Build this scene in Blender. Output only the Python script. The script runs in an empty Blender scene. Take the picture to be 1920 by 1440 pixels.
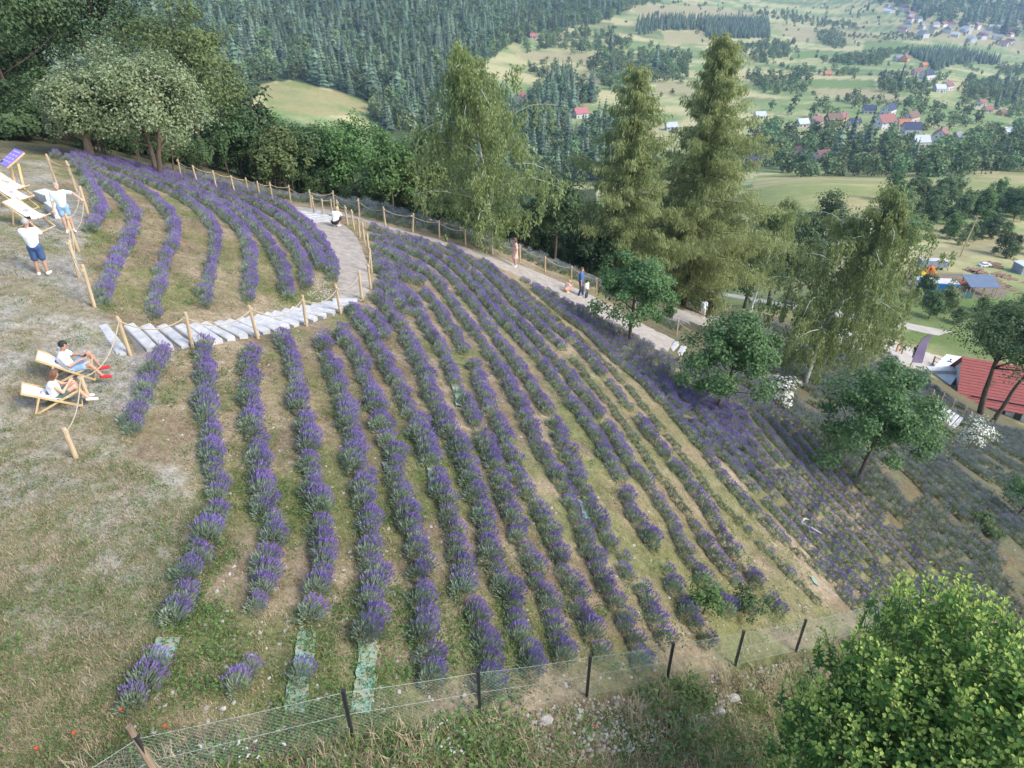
import bpy, math, random
import numpy as np

# ------------------------------------------------------------------ camera, sky, sun, exposure
sc = bpy.context.scene
F, PITCH, CZ = 1333.0, math.radians(32.0), 8.6        # focal length in photo pixels, tilt, height above the lawn
cp, sp = math.cos(PITCH), math.sin(PITCH)
cam_d = bpy.data.cameras.new('camera'); cam = bpy.data.objects.new('camera', cam_d)
sc.collection.objects.link(cam); sc.camera = cam
cam.location = (0, 0, CZ); cam.rotation_euler = (math.pi/2 - PITCH, 0, 0)
cam_d.sensor_fit = 'HORIZONTAL'; cam_d.sensor_width = 36.0; cam_d.lens = 36.0*F/1920.0
cam_d.clip_start = 0.1; cam_d.clip_end = 12000

SUN_EL, SUN_AZ = math.radians(42), math.radians(112)   # azimuth clockwise from +Y
w = bpy.data.worlds.new('World'); sc.world = w; w.use_nodes = True
nt = w.node_tree; nt.nodes.clear()
sky = nt.nodes.new('ShaderNodeTexSky'); sky.sky_type = 'NISHITA'; sky.sun_disc = False
sky.sun_elevation = SUN_EL; sky.sun_rotation = SUN_AZ; sky.altitude = 600; sky.air_density = 1.0; sky.dust_density = 3.0
bg = nt.nodes.new('ShaderNodeBackground'); bg.inputs['Strength'].default_value = 0.15
wo = nt.nodes.new('ShaderNodeOutputWorld')
nt.links.new(sky.outputs[0], bg.inputs['Color']); nt.links.new(bg.outputs[0], wo.inputs['Surface'])
sl = bpy.data.lights.new('sun', 'SUN'); sl.energy = 1.3; sl.angle = math.radians(20); sl.color = (1.0, 0.965, 0.915)
sun = bpy.data.objects.new('sun', sl); sc.collection.objects.link(sun)
sun.rotation_euler = (math.pi/2 - SUN_EL, 0, math.pi - SUN_AZ)
sc.view_settings.view_transform = 'Standard'; sc.view_settings.look = 'None'
sc.view_settings.gamma = 1.0; sc.view_settings.use_curve_mapping = False
sc.view_settings.exposure = 1.45
sc.cycles.use_denoising = True
sc.cycles.max_bounces = 5; sc.cycles.diffuse_bounces = 2; sc.cycles.glossy_bounces = 1
sc.cycles.transmission_bounces = 3; sc.cycles.volume_bounces = 0; sc.cycles.transparent_max_bounces = 6
sc.cycles.volume_step_rate = 4.0

COL = sc.collection
R = random.Random(7); NR = np.random.default_rng(7)

# ------------------------------------------------------------------ terrain: height field fitted through surveyed points
def ray(u, v):
    u = np.asarray(u, float); v = np.asarray(v, float)
    X = (u-960)/F; a = (720-v)/F
    return np.stack([X, cp+a*sp, -sp+a*cp], -1)
CPT=[(0,1300,10.0),(270,1350,10.1),(662,1385,10.4),(900,1340,11.7),(1100,1305,13.0),(1250,1275,14.5),(1378,1248,16.0),(1492,1220,17.7),(1610,1165,20.5),
(0,900,13.7),(100,1000,12.8),(100,620,18.2),(85,515,20.8),(130,430,24.0),(20,350,27.8),(0,310,30.9),
(150,300,36),(300,325,39),(380,340,45),(430,345,49),(540,375,49),(600,385,46),(632,425,38),(575,415,40),
(740,395,47.5),(870,425,49.5),(990,466,52),(660,378,48.5),(540,362,53),(740,404,45),(870,436,46.5),(990,478,48.5),(1110,538,46.5),(660,386,46),(480,355,51),(695,540,28),(640,480,32.5),(577,605,25.3),(230,660,18.3),
(300,600,20.5),(180,575,20),(290,450,26.5),(400,470,27.5),(460,570,24.5),(540,450,32),(400,370,39),(250,340,36),
(380,660,19.8),(395,880,15.3),(690,1170,12.6),(650,700,21),(700,900,16.2),(920,850,18),(1000,1200,13.7),(1300,900,22),
(1100,700,27),(1000,500,46),(850,560,30.5),(800,480,36.5),(1090,555,42),(1180,640,37),(1290,655,41),(1350,770,32),
(1200,800,25.5),(1450,900,27),(1600,1050,26.4),(1605,905,32),(1400,1050,21.5),(1750,1000,33),(1900,1000,37),(1510,715,50.6),(1790,780,62),
(1860,760,80),(1600,640,75),(1320,595,63),(1730,650,95),(1560,600,85),(1650,560,110),(1790,530,125),(1850,450,165),(1600,360,210),(1600,337,245),(1460,345,225),
(1850,345,250),(1700,420,180),(1660,225,504),(1500,225,500),(1540,290,400),(1730,140,730),(1400,130,720),(1250,100,780),(1300,30,1100),(1100,150,590),
(1090,215,520),(1200,50,900),(1800,50,1230),(1880,20,1500),(1600,5,1500),(590,185,400),(600,100,530),(600,20,690),(800,100,600),(800,220,440),(1000,60,800),(400,100,480),(300,50,550)]
WPT=[(150,330,-93),(190,430,-106),(1300,2100,-40),(1500,2600,120),(700,2200,-70),(0,1800,-10),(-600,1000,40),(-200,1100,0),(-700,500,0),(-400,300,-30),
(300,2600,-20),(-10,64,-24),(0,66,-27),(-20,70,-22),(10,70,-31),(0,100,-46),(-30,110,-44),(40,110,-52),(-20,200,-75),(40,200,-76),(0,300,-94),(60,400,-104),(-60,300,-85),
(-40,70,-17),(-60,100,-32),(-60,40,-10),(-40,20,-8),(-30,52,-12),(0,0,-12.3),(6,3,-16.5),(-8,0,-9.6),(0,-10,-15),(15,5,-22),(25,10,-27),(40,20,-34),(60,40,-42),(80,70,-50),(115,95,-56),
(-20,0,-9),(-20,-10,-10),(20,-15,-28),(200,150,-68),(350,300,-90),(600,500,-115),(900,800,-120),(1500,1300,-100),(-150,150,-30),(-300,100,0)]
W0 = 40.0
def warp(x, y):
    r = np.hypot(x, y)+1e-9; k = np.arcsinh(r/W0)*W0/r
    return x*k, y*k
def unwarp(a, b):
    q = np.hypot(a, b)+1e-9; r = np.sinh(q/W0)*W0
    return a*r/q, b*r/q
def _fit():
    d = np.array(CPT); P = np.vstack([ray(d[:, 0], d[:, 1])*d[:, 2:3], np.array(WPT, float)])
    wx, wy = warp(P[:, 0], P[:, 1]); n = len(P)
    D = np.hypot(wx[:, None]-wx, wy[:, None]-wy)
    K = np.where(D > 0, D*D*np.log(D+1e-12), 0)
    rr = np.hypot(P[:, 0], P[:, 1])
    A = np.zeros((n+3, n+3)); A[:n, :n] = K+np.diag(np.where(rr < 120, 12.0, 60.0))
    A[:n, n] = 1; A[:n, n+1] = wx; A[:n, n+2] = wy; A[n:, :n] = A[:n, n:].T
    return wx, wy, np.linalg.solve(A, np.concatenate([P[:, 2], [0, 0, 0]]))
WX, WY, WS = _fit()
def gz(x, y):
    """ground height at x, y"""
    x = np.asarray(x, float); y = np.asarray(y, float); sh = x.shape
    a, b = warp(x.ravel(), y.ravel()); out = np.empty(a.size)
    for i in range(0, a.size, 20000):
        A = a[i:i+20000]; B = b[i:i+20000]
        D2 = (A[:, None]-WX)**2+(B[:, None]-WY)**2
        out[i:i+20000] = (0.5*D2*np.log(D2+1e-12))@WS[:-3]+WS[-3]+WS[-2]*A+WS[-1]*B
    return (out+CZ).reshape(sh)
TS = np.geomspace(6, 2600, 420)
def hit(u, v, tmax=2600.0):
    """ground points seen along the lines through u, v (nearest approach if a line just clears the brow)"""
    d = ray(np.atleast_1d(u), np.atleast_1d(v)); ts = TS[TS <= tmax]
    Q = d[:, None, :]*ts[None, :, None]
    g = Q[..., 2]+CZ-gz(Q[..., 0], Q[..., 1])
    t = np.empty(len(d))
    for i in range(len(d)):
        k = int(np.argmax(g[i] < 0))
        if g[i, k] < 0 and k > 0:
            a, b = ts[k-1], ts[k]; t[i] = a+(b-a)*g[i, k-1]/(g[i, k-1]-g[i, k]+1e-12)
        else:
            m = ts > 15; t[i] = ts[m][int(np.argmin(np.abs(g[i][m])/ts[m]))]
    P = d*t[:, None]; P[:, 2] = gz(P[:, 0], P[:, 1])
    return P
def at(u, v, tmax=2600.0): return hit([u], [v], tmax)[0]
def at_y(u, y):
    """ground point at depth y on the column u"""
    z = -10.0; x = 0.0
    for _ in range(6):
        x = (u-960)/F*(y*cp-z*sp); z = float(gz(x, y))-CZ
    return np.array([x, y, z+CZ])
def htop(p, v):
    """height that lifts a thing standing at p to photo line v"""
    lo, hi = .2, 60.0
    for _ in range(40):
        m = (lo+hi)/2
        if project(p[0], p[1], p[2]+m)[1] > v: lo = m
        else: hi = m
    return lo
def ordinal(n):
    S = ['','first','second','third','fourth','fifth','sixth','seventh','eighth','ninth','tenth','eleventh','twelfth','thirteenth','fourteenth','fifteenth','sixteenth','seventeenth','eighteenth','nineteenth']
    T = ['','','twenty','thirty','forty','fifty','sixty','seventy','eighty','ninety']
    if n < 20: return S[n]
    return T[n//10]+'-'+S[n % 10] if n % 10 else T[n//10][:-1]+'ieth'
def project(x, y, z):
    z = z-CZ; dep = y*cp-z*sp
    dep = np.where(dep < 0.5, 0.5, dep)
    return 960+F*x/dep, 720-F*(y*sp+z*cp)/dep
def inpoly(u, v, poly):
    u = np.asarray(u); v = np.asarray(v); ins = np.zeros(u.shape, bool); n = len(poly)
    for i in range(n):
        x0, y0 = poly[i]; x1, y1 = poly[(i+1) % n]
        c = ((y0 > v) != (y1 > v)) & (u < (x1-x0)*(v-y0)/((y1-y0)+1e-12)+x0)
        ins ^= c
    return ins
def vnoise(x, y, s=0):
    x = np.asarray(x, float); y = np.asarray(y, float)
    xi = np.floor(x); yi = np.floor(y); fx = x-xi; fy = y-yi
    fx = fx*fx*(3-2*fx); fy = fy*fy*(3-2*fy)
    def h(a, b):
        q = np.sin(a*127.1+b*311.7+s*74.7)*43758.5453
        return q-np.floor(q)
    return (h(xi, yi)*(1-fx)+h(xi+1, yi)*fx)*(1-fy)+(h(xi, yi+1)*(1-fx)+h(xi+1, yi+1)*fx)*fy
def fbm(x, y, s=0, o=4):
    r = 0; a = .5; f = 1
    for i in range(o):
        r = r+a*vnoise(x*f, y*f, s+i*3); a *= .5; f *= 2.1
    return r/(1-.5**o)
def sstep(a, b, x): 
    t = np.clip((x-a)/(b-a), 0, 1); return t*t*(3-2*t)

# ------------------------------------------------------------------ materials
def newmat(name):
    m = bpy.data.materials.new(name); m.use_nodes = True; m.node_tree.nodes.clear()
    return m, m.node_tree.nodes, m.node_tree.links
def mixc(N, L, fac, a, b):
    n = N.new('ShaderNodeMix'); n.data_type = 'RGBA'
    for s, x in ((0, fac), (6, a), (7, b)):
        if hasattr(x, 'is_linked') or hasattr(x, 'links'): L.new(x, n.inputs[s])
        else: n.inputs[s].default_value = x if s == 0 else (*x[:3], 1)
    return n.outputs[2]
def noise(N, L, scale, vec=None, detail=4.0, rough=.6):
    n = N.new('ShaderNodeTexNoise'); n.inputs['Scale'].default_value = scale
    n.inputs['Detail'].default_value = detail; n.inputs['Roughness'].default_value = rough
    if vec is not None: L.new(vec, n.inputs['Vector'])
    return n.outputs['Fac']
def ramp(N, L, src, a, b):
    n = N.new('ShaderNodeMapRange'); n.inputs['From Min'].default_value = a; n.inputs['From Max'].default_value = b
    L.new(src, n.inputs['Value']); return n.outputs[0]
def M(name, c, rough=.75, c2=None, scale=6.0, bump=0.15, bscale=None, metal=0.0, world=False, lo=.35, hi=.65, stretch=None):
    """plain surface with mottled colour and fine relief"""
    m, N, L = newmat(name)
    p = N.new('ShaderNodeBsdfPrincipled'); o = N.new('ShaderNodeOutputMaterial'); L.new(p.outputs[0], o.inputs[0])
    if world: vec = N.new('ShaderNodeNewGeometry').outputs['Position']
    else: vec = N.new('ShaderNodeTexCoord').outputs['Object']
    if stretch:
        mp = N.new('ShaderNodeMapping'); mp.inputs['Scale'].default_value = stretch; L.new(vec, mp.inputs[0]); vec = mp.outputs[0]
    if c2 is None: c2 = tuple(x*.72 for x in c)
    f = ramp(N, L, noise(N, L, scale, vec), lo, hi)
    col = mixc(N, L, f, c, c2)
    L.new(col, p.inputs['Base Color']); p.inputs['Roughness'].default_value = rough; p.inputs['Metallic'].default_value = metal
    if 'Specular IOR Level' in p.inputs: p.inputs['Specular IOR Level'].default_value = .3
    if bump:
        b = N.new('ShaderNodeBump'); b.inputs['Strength'].default_value = bump; b.inputs['Distance'].default_value = .02
        L.new(noise(N, L, bscale or scale*5, vec), b.inputs['Height']); L.new(b.outputs[0], p.inputs['Normal'])
    return m
def LM(name, c, c2, trans=.3, obj=.25, rough=.6):
    """leaves: each leaf its own shade between c and c2, some light passes through; each plant varies a little"""
    m, N, L = newmat(name)
    g = N.new('ShaderNodeNewGeometry'); oi = N.new('ShaderNodeObjectInfo')
    col = mixc(N, L, g.outputs['Random Per Island'], c, c2)
    hs = N.new('ShaderNodeHueSaturation'); L.new(col, hs.inputs['Color'])
    v = N.new('ShaderNodeMapRange'); v.inputs['To Min'].default_value = 1-obj; v.inputs['To Max'].default_value = 1+obj
    L.new(oi.outputs['Random'], v.inputs[0]); L.new(v.outputs[0], hs.inputs['Value'])
    mu = N.new('ShaderNodeMath'); mu.operation = 'MULTIPLY'; mu.inputs[1].default_value = 7.31; L.new(oi.outputs['Random'], mu.inputs[0])
    fr = N.new('ShaderNodeMath'); fr.operation = 'FRACT'; L.new(mu.outputs[0], fr.inputs[0])
    h = N.new('ShaderNodeMapRange'); h.inputs['To Min'].default_value = .5-obj*.09; h.inputs['To Max'].default_value = .5+obj*.07
    L.new(fr.outputs[0], h.inputs[0]); L.new(h.outputs[0], hs.inputs['Hue'])
    p = N.new('ShaderNodeBsdfPrincipled'); p.inputs['Roughness'].default_value = rough
    if 'Specular IOR Level' in p.inputs: p.inputs['Specular IOR Level'].default_value = .25
    L.new(hs.outputs[0], p.inputs['Base Color'])
    t = N.new('ShaderNodeBsdfTranslucent'); L.new(hs.outputs[0], t.inputs[0])
    mx = N.new('ShaderNodeMixShader'); mx.inputs[0].default_value = trans
    L.new(p.outputs[0], mx.inputs[1]); L.new(t.outputs[0], mx.inputs[2])
    o = N.new('ShaderNodeOutputMaterial'); L.new(mx.outputs[0], o.inputs[0])
    return m

# ------------------------------------------------------------------ mesh helpers
class MB:
    """collects pieces of one mesh"""
    def __init__(s): s.V = []; s.F = []; s.n = 0; s.mi = []
    def add(s, V, Fs, mi=0):
        V = np.asarray(V, float).reshape(-1, 3)
        if not isinstance(Fs, list): Fs = [Fs]
        for f in Fs:
            f = np.asarray(f, int)
            if f.size: s.F.append(f+s.n); s.mi.append(mi)
        s.V.append(V); s.n += len(V); return s
    def box(s, c, size, rz=0.0, mi=0, taper=1.0):
        x, y, z = np.array(size)/2
        v = np.array([[-x, -y, -z], [x, -y, -z], [x, y, -z], [-x, y, -z], [-x*taper, -y*taper, z], [x*taper, -y*taper, z], [x*taper, y*taper, z], [-x*taper, y*taper, z]])
        ca, sa = math.cos(rz), math.sin(rz); v = v@np.array([[ca, sa, 0], [-sa, ca, 0], [0, 0, 1]])+np.array(c)
        return s.add(v, [[[0, 3, 2, 1], [4, 5, 6, 7], [0, 1, 5, 4], [1, 2, 6, 5], [2, 3, 7, 6], [3, 0, 4, 7]]], mi)
    def bar(s, a, b, wd, th, up=(0, 0, 1), mi=0):
        """rectangular bar from a to b"""
        a = np.array(a, float); b = np.array(b, float); d = b-a; d /= np.linalg.norm(d)+1e-9
        sd = np.cross(d, up); 
        if np.linalg.norm(sd) < 1e-4: sd = np.array([1., 0, 0])
        sd /= np.linalg.norm(sd); n = np.cross(sd, d)
        v = [p+sd*i*wd/2+n*j*th/2 for p in (a, b) for i, j in ((-1, -1), (1, -1), (1, 1), (-1, 1))]
        return s.add(v, [[[0, 1, 2, 3], [7, 6, 5, 4], [0, 4, 5, 1], [1, 5, 6, 2], [2, 6, 7, 3], [3, 7, 4, 0]]], mi)
    def tube(s, pts, rad, sides=6, mi=0, cap=True):
        V, Fq, Ft = tube(pts, rad, sides, cap); return s.add(V, [Fq, Ft] if len(Ft) else [Fq], mi)
    def build(s, name, mats, parent=None, smooth=False):
        return mkobj(name, mkmesh(name, np.vstack(s.V), s.F, mats, s.mi, smooth), parent)
def tube(pts, rad, sides=6, cap=True):
    pts = np.asarray(pts, float); n = len(pts); rad = np.broadcast_to(np.asarray(rad, float), (n,))
    d = np.gradient(pts, axis=0); d /= np.linalg.norm(d, axis=1)[:, None]+1e-9
    ref = np.array([0, 0, 1.]) if abs(d[:, 2]).mean() < .8 else np.array([1., 0, 0])
    s1 = np.cross(d, ref); s1 /= np.linalg.norm(s1, axis=1)[:, None]+1e-9; s2 = np.cross(d, s1)
    th = np.arange(sides)/sides*2*math.pi
    V = (pts[:, None]+rad[:, None, None]*(np.cos(th)[None, :, None]*s1[:, None]+np.sin(th)[None, :, None]*s2[:, None])).reshape(-1, 3)
    i = np.arange(n-1)[:, None]*sides; j = np.arange(sides)[None]; k = (j+1) % sides
    Fq = np.stack([i+j, i+k, i+sides+k, i+sides+j], -1).reshape(-1, 4)
    Ft = np.zeros((0, 3), int)
    if cap:
        V = np.vstack([V, pts[0], pts[-1]]); a = n*sides; q = np.arange(sides); q2 = (q+1) % sides
        Ft = np.vstack([np.stack([np.full(sides, a), q2, q], -1), np.stack([np.full(sides, a+1), (n-1)*sides+q, (n-1)*sides+q2], -1)])
    return V, Fq, Ft
def mkmesh(name, V, Fs, mats, mi=None, smooth=False):
    me = bpy.data.meshes.new(name); V = np.asarray(V, np.float32)
    me.vertices.add(len(V)); me.vertices.foreach_set('co', V.ravel())
    idx = np.concatenate([f.ravel() for f in Fs]).astype(np.int32)
    cnt = np.concatenate([np.full(len(f), f.shape[1], np.int32) for f in Fs])
    st = np.concatenate([[0], np.cumsum(cnt)[:-1]]).astype(np.int32)
    me.loops.add(len(idx)); me.loops.foreach_set('vertex_index', idx)
    me.polygons.add(len(cnt)); me.polygons.foreach_set('loop_start', st); me.polygons.foreach_set('loop_total', cnt)
    if mi is not None and any(mi):
        me.polygons.foreach_set('material_index', np.concatenate([np.full(len(f), k, np.int32) for f, k in zip(Fs, mi)]))
    me.polygons.foreach_set('use_smooth', np.full(len(cnt), smooth, bool))
    for m in (mats if isinstance(mats, (list, tuple)) else [mats]): me.materials.append(m)
    me.update(calc_edges=True); return me
def mkobj(name, me, parent=None, loc=None, rz=0.0):
    o = bpy.data.objects.new(name, me); COL.objects.link(o)
    if parent is not None: o.parent = parent
    if loc is not None: o.location = loc
    if rz: o.rotation_euler[2] = rz
    return o
def tag(o, label=None, cat=None, group=None, kind=None):
    if label: o['label'] = label
    if cat: o['category'] = cat
    if group: o['group'] = group
    if kind: o['kind'] = kind
    return o
def thing(name, label, cat, loc=(0, 0, 0), rz=0.0, group=None):
    o = bpy.data.objects.new(name, None); COL.objects.link(o); o.empty_display_size = .2
    o.location = loc; o.rotation_euler[2] = rz
    return tag(o, label, cat, group)
def copy_tree(o, parent=None):
    c = o.copy(); COL.objects.link(c)
    if parent is not None: c.parent = parent
    for ch in list(o.children): copy_tree(ch, c)
    return c
def unit(v):
    v = np.asarray(v, float); return v/(np.linalg.norm(v, axis=-1, keepdims=True)+1e-9)
def leaves(P, N, Lh, Wd, rng, fold=.18, down=None, rnd=False):
    """leaf blades at P facing N: two folded halves each"""
    n = len(P); d = np.cross(N, unit(rng.normal(size=(n, 3)))) if down is None else down
    d = unit(d); s = unit(np.cross(N, d)); N2 = np.cross(d, s)
    Lh = np.broadcast_to(Lh, (n,))[:, None]; Wd = np.broadcast_to(Wd, (n,))[:, None]
    a = P; t = P+d*Lh; up = N2*Wd*fold
    if rnd:
        r1 = P+d*Lh*.25+s*Wd*.42+up; r2 = P+d*Lh*.72+s*Wd*.44+up; l1 = P+d*Lh*.25-s*Wd*.42+up; l2 = P+d*Lh*.72-s*Wd*.44+up
        V = np.stack([a, r1, r2, t, l2, l1], 1).reshape(-1, 3); b = np.arange(n)[:, None]*6
        return V, np.vstack([b+np.array([0, 1, 2, 3]), b+np.array([0, 3, 4, 5])])
    r = P+d*Lh*.45+s*Wd*.5+up; l = P+d*Lh*.45-s*Wd*.5+up
    V = np.stack([a, r, t, l], 1).reshape(-1, 3); b = np.arange(n)[:, None]*4
    return V, np.vstack([b+np.array([0, 1, 2]), b+np.array([0, 2, 3])])
_proto = {}
def scatter(name, P, rz, sc_, idx, protos, label, cat, kind='stuff'):
    """very many small alike plants as one object: instances on points"""
    key = tuple(p.name for p in protos)
    if key not in _proto:
        c = bpy.data.collections.new('forms_'+protos[0].name)
        for p in protos: c.objects.link(p)
        _proto[key] = c
    c = _proto[key]
    P = np.asarray(P, np.float32); n = len(P)
    me = bpy.data.meshes.new(name); me.vertices.add(n); me.vertices.foreach_set('co', P.ravel())
    for nm, typ, dat in (('rz', 'FLOAT', rz), ('sz', 'FLOAT', sc_), ('pick', 'INT', idx)):
        a = me.attributes.new(nm, typ, 'POINT'); a.data.foreach_set('value', np.asarray(dat, np.int32 if typ == 'INT' else np.float32))
    o = mkobj(name, me); tag(o, label, cat, kind=kind)
    g = bpy.data.node_groups.new(name+'_nodes', 'GeometryNodeTree')
    g.interface.new_socket('Geometry', in_out='INPUT', socket_type='NodeSocketGeometry')
    g.interface.new_socket('Geometry', in_out='OUTPUT', socket_type='NodeSocketGeometry')
    N = g.nodes; L = g.links; gi = N.new('NodeGroupInput'); go = N.new('NodeGroupOutput')
    ip = N.new('GeometryNodeInstanceOnPoints'); ci = N.new('GeometryNodeCollectionInfo')
    ci.inputs['Collection'].default_value = c; ci.inputs['Separate Children'].default_value = True; ci.inputs['Reset Children'].default_value = True
    def attr(nm, t):
        q = N.new('GeometryNodeInputNamedAttribute'); q.data_type = t; q.inputs['Name'].default_value = nm; return q.outputs['Attribute']
    cx = N.new('ShaderNodeCombineXYZ'); L.new(attr('rz', 'FLOAT'), cx.inputs[2])
    L.new(gi.outputs[0], ip.inputs['Points']); L.new(ci.outputs[0], ip.inputs['Instance'])
    ip.inputs['Pick Instance'].default_value = True; L.new(attr('pick', 'INT'), ip.inputs['Instance Index'])
    L.new(cx.outputs[0], ip.inputs['Rotation']); L.new(attr('sz', 'FLOAT'), ip.inputs['Scale'])
    L.new(ip.outputs[0], go.inputs[0])
    md = o.modifiers.new('plants', 'NODES'); md.node_group = g
    return o
def proto(name, me):
    return bpy.data.objects.new(name, me)

# ------------------------------------------------------------------ layout traced on the hillside (photo pixels -> ground)
EDGE = [(672,398),(690,412),(775,440),(880,478),(960,515),(1040,556),(1110,592),(1180,627),(1240,664),(1300,694),(1400,737),(1468,777),(1503,803),(1562,876),(1630,952),(1698,1017),(1739,1065),(1785,1106),(1850,1170),(1940,1265),(2040,1380)]
ROWS = [  # lower field, lawn side first
 [(305,660),(290,700),(277,740),(260,775),(245,822)],
 [(380,660),(382,720),(385,780),(390,830),(395,880),(405,950),(398,1010),(365,1075),(345,1120),(325,1172),(300,1225),(275,1275),(230,1360)],
 [(465,668),(467,740),(475,810),(487,870),(500,940),(505,1010),(495,1090),(485,1150),(470,1210),(450,1270),(438,1320)],
 [(520,634),(540,662),(553,725),(560,770),(578,850),(585,920),(598,985),(603,1060),(595,1110),(590,1165),(572,1230),(560,1310)],
 [(600,640),(613,675),(629,725),(640,757),(650,795),(662,845),(671,888),(681,950),(692,1040),(697,1100),(703,1147),(692,1200)],
 [(632,623),(642,647),(663,662),(681,704),(692,735),(705,770),(716,806),(728,847),(741,900),(757,965),(770,1020),(785,1070),(793,1163),(797,1220),(810,1287)],
 [(660,582),(676,613),(694,639),(712,670),(736,712),(757,756),(772,787),(785,821),(801,860),(815,890),(827,933),(850,1010),(870,1107),(887,1147),(903,1213),(918,1290)],
 [(700,560),(732,592),(760,635),(775,670),(791,704),(806,743),(822,777),(843,816),(861,855),(873,900),(895,965),(937,1100),(957,1147),(973,1183),(980,1227),(997,1267)],
 [(712,520),(760,550),(785,590),(802,627),(820,645),(837,678),(850,722),(869,761),(890,795),(903,830),(916,860),(934,912),(952,964),(1007,1100),(1023,1150),(1043,1197),(1060,1250)],
 [(790,550),(820,582),(840,618),(862,652),(882,688),(898,715),(910,750),(923,782),(939,824),(955,860),(970,900),(988,933),(1009,965),(1067,1100),(1080,1137),(1097,1173),(1123,1243)],
 [(725,475),(775,495),(812,525),(837,557),(862,595),(882,623),(905,649),(926,683),(947,717),(962,746),(981,782),(996,816),(1012,847),(1030,881),(1048,912),(1069,951),(1123,1097),(1150,1130),(1167,1167),(1190,1240)],
 [(715,462),(775,474),(825,505),(862,545),(890,580),(915,619),(939,650),(960,679),(981,710),(1004,743),(1022,775),(1038,798),(1050,829),(1063,855),(1072,879),(1084,905),(1100,949),(1140,1020),(1183,1097),(1213,1140),(1250,1225)],
 [(720,448),(800,470),(850,502),(885,537),(915,578),(944,610),(973,640),(990,660),(1014,686),(1037,718),(1056,741),(1076,767),(1096,796),(1115,828),(1134,858),(1148,884),(1165,910),(1181,967),(1205,1000),(1234,1045),(1263,1113),(1285,1160),(1325,1215)],
 [(775,450),(837,476),(880,508),(915,548),(945,585),(978,614),(1004,642),(1022,663),(1038,681),(1064,707),(1090,744),(1114,775),(1138,806),(1158,838),(1177,871),(1192,893),(1212,918),(1238,952),(1265,1000),(1290,1060),(1340,1130),(1370,1170)],
 [(840,465),(900,505),(940,545),(975,582),(1009,614),(1032,638),(1052,655),(1075,678),(1098,707),(1118,732),(1138,757),(1158,783),(1176,808),(1195,838),(1214,868),(1232,893),(1255,920),(1285,965),(1320,1020),(1355,1070),(1410,1150)],
 [(900,490),(960,545),(1000,583),(1035,614),(1063,636),(1089,660),(1115,692),(1141,723),(1163,749),(1180,770),(1195,790),(1217,819),(1239,851),(1258,877),(1279,898),(1298,923),(1318,955),(1345,1001),(1382,1061),(1440,1130),(1470,1165)],
 [(960,528),(1010,572),(1052,610),(1082,632),(1108,657),(1134,684),(1155,706),(1176,728),(1200,756),(1222,786),(1242,810),(1262,836),(1284,865),(1306,890),(1328,922),(1352,948),(1400,1000),(1460,1060),(1540,1140)],
 [(1000,545),(1040,580),(1072,608),(1103,628),(1133,660),(1164,689),(1190,709),(1216,733),(1242,759),(1270,793),(1296,821),(1323,855),(1345,886),(1364,915),(1392,948),(1430,985),(1496,1040),(1549,1084),(1579,1117),(1605,1150)],
]
KIND = ['full']*18; KIND[14] = 'youngmid'; KIND[16] = 'young'
GAPS = {1:[(1180,1255)],2:[(1168,1238)],3:[(1172,1280)],5:[(815,838),(882,902)],6:[(876,900)],7:[(908,925)],8:[(728,752)],9:[(665,685)],11:[(778,792)],13:[(908,922)],14:[(658,676)],15:[(775,788)]}
STUBS = [[(687,587),(707,612),(725,642)],[(727,550),(750,575),(762,597)],[(700,500),(735,515),(772,534)],[(700,540),(715,548)],[(692,432),(740,445),(800,468)],[(695,450),(745,465),(790,485)],[(697,468),(740,485),(790,515)],[(700,488),(745,508),(785,535)],[(702,508),(745,530)],[(703,528),(735,548),(770,575)]]
TERR = [  # the terrace above the steps
 [(160,340),(180,370),(192,405),(172,437)],
 [(150,328),(190,347),(217,365),(237,385),(250,415),(250,440),(235,465),(225,485),(210,515),(192,547),(197,572)],
 [(130,313),(200,332),(250,352),(287,375),(310,400),(327,420),(330,447),(312,480),(305,505),(295,535),(290,572),(290,600)],
 [(140,308),(200,318),(250,333),(300,357),(350,380),(385,410),(405,437),(405,470),(392,510),(387,545),(385,580)],
 [(180,312),(250,328),(325,355),(400,391),(437,421),(462,452),(472,490),(467,527),(465,572)],
 [(200,312),(280,332),(350,360),(400,381),(450,407),(487,440),(512,475),(530,512),(537,545),(537,562)],
 [(210,311),(300,334),(370,355),(425,374),(475,410),(512,432),(540,455),(560,482),(570,512),(572,530),(580,550)],
 [(120,302),(250,320),(350,345),(450,374),(512,404),(550,430),(580,462),(595,487),(605,507)],
 [(100,298),(200,308),(300,327),(400,351),(462,367),(537,393),(575,428),(605,462),(620,495),(627,528)],
]
def world_line(px, tmax=75.0, step=.25):
    p = np.array(px, float); seg = np.hypot(*np.diff(p, axis=0).T); s = np.concatenate([[0], np.cumsum(seg)])
    q = np.arange(0, s[-1], 12.0); q = np.append(q, s[-1])
    u = np.interp(q, s, p[:, 0]); v = np.interp(q, s, p[:, 1])
    if len(u) > 5:
        k = np.array([.25, .5, .25]); 
        for _ in range(2): u[1:-1] = np.convolve(u, k, 'valid'); v[1:-1] = np.convolve(v, k, 'valid')
    return hit(u, v, tmax)
def resample(P, d):
    s = np.concatenate([[0], np.cumsum(np.linalg.norm(np.diff(P[:, :2], axis=0), axis=1))])
    q = np.arange(d*.3, s[-1], d)
    return np.stack([np.interp(q, s, P[:, k]) for k in range(3)], -1)
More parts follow.
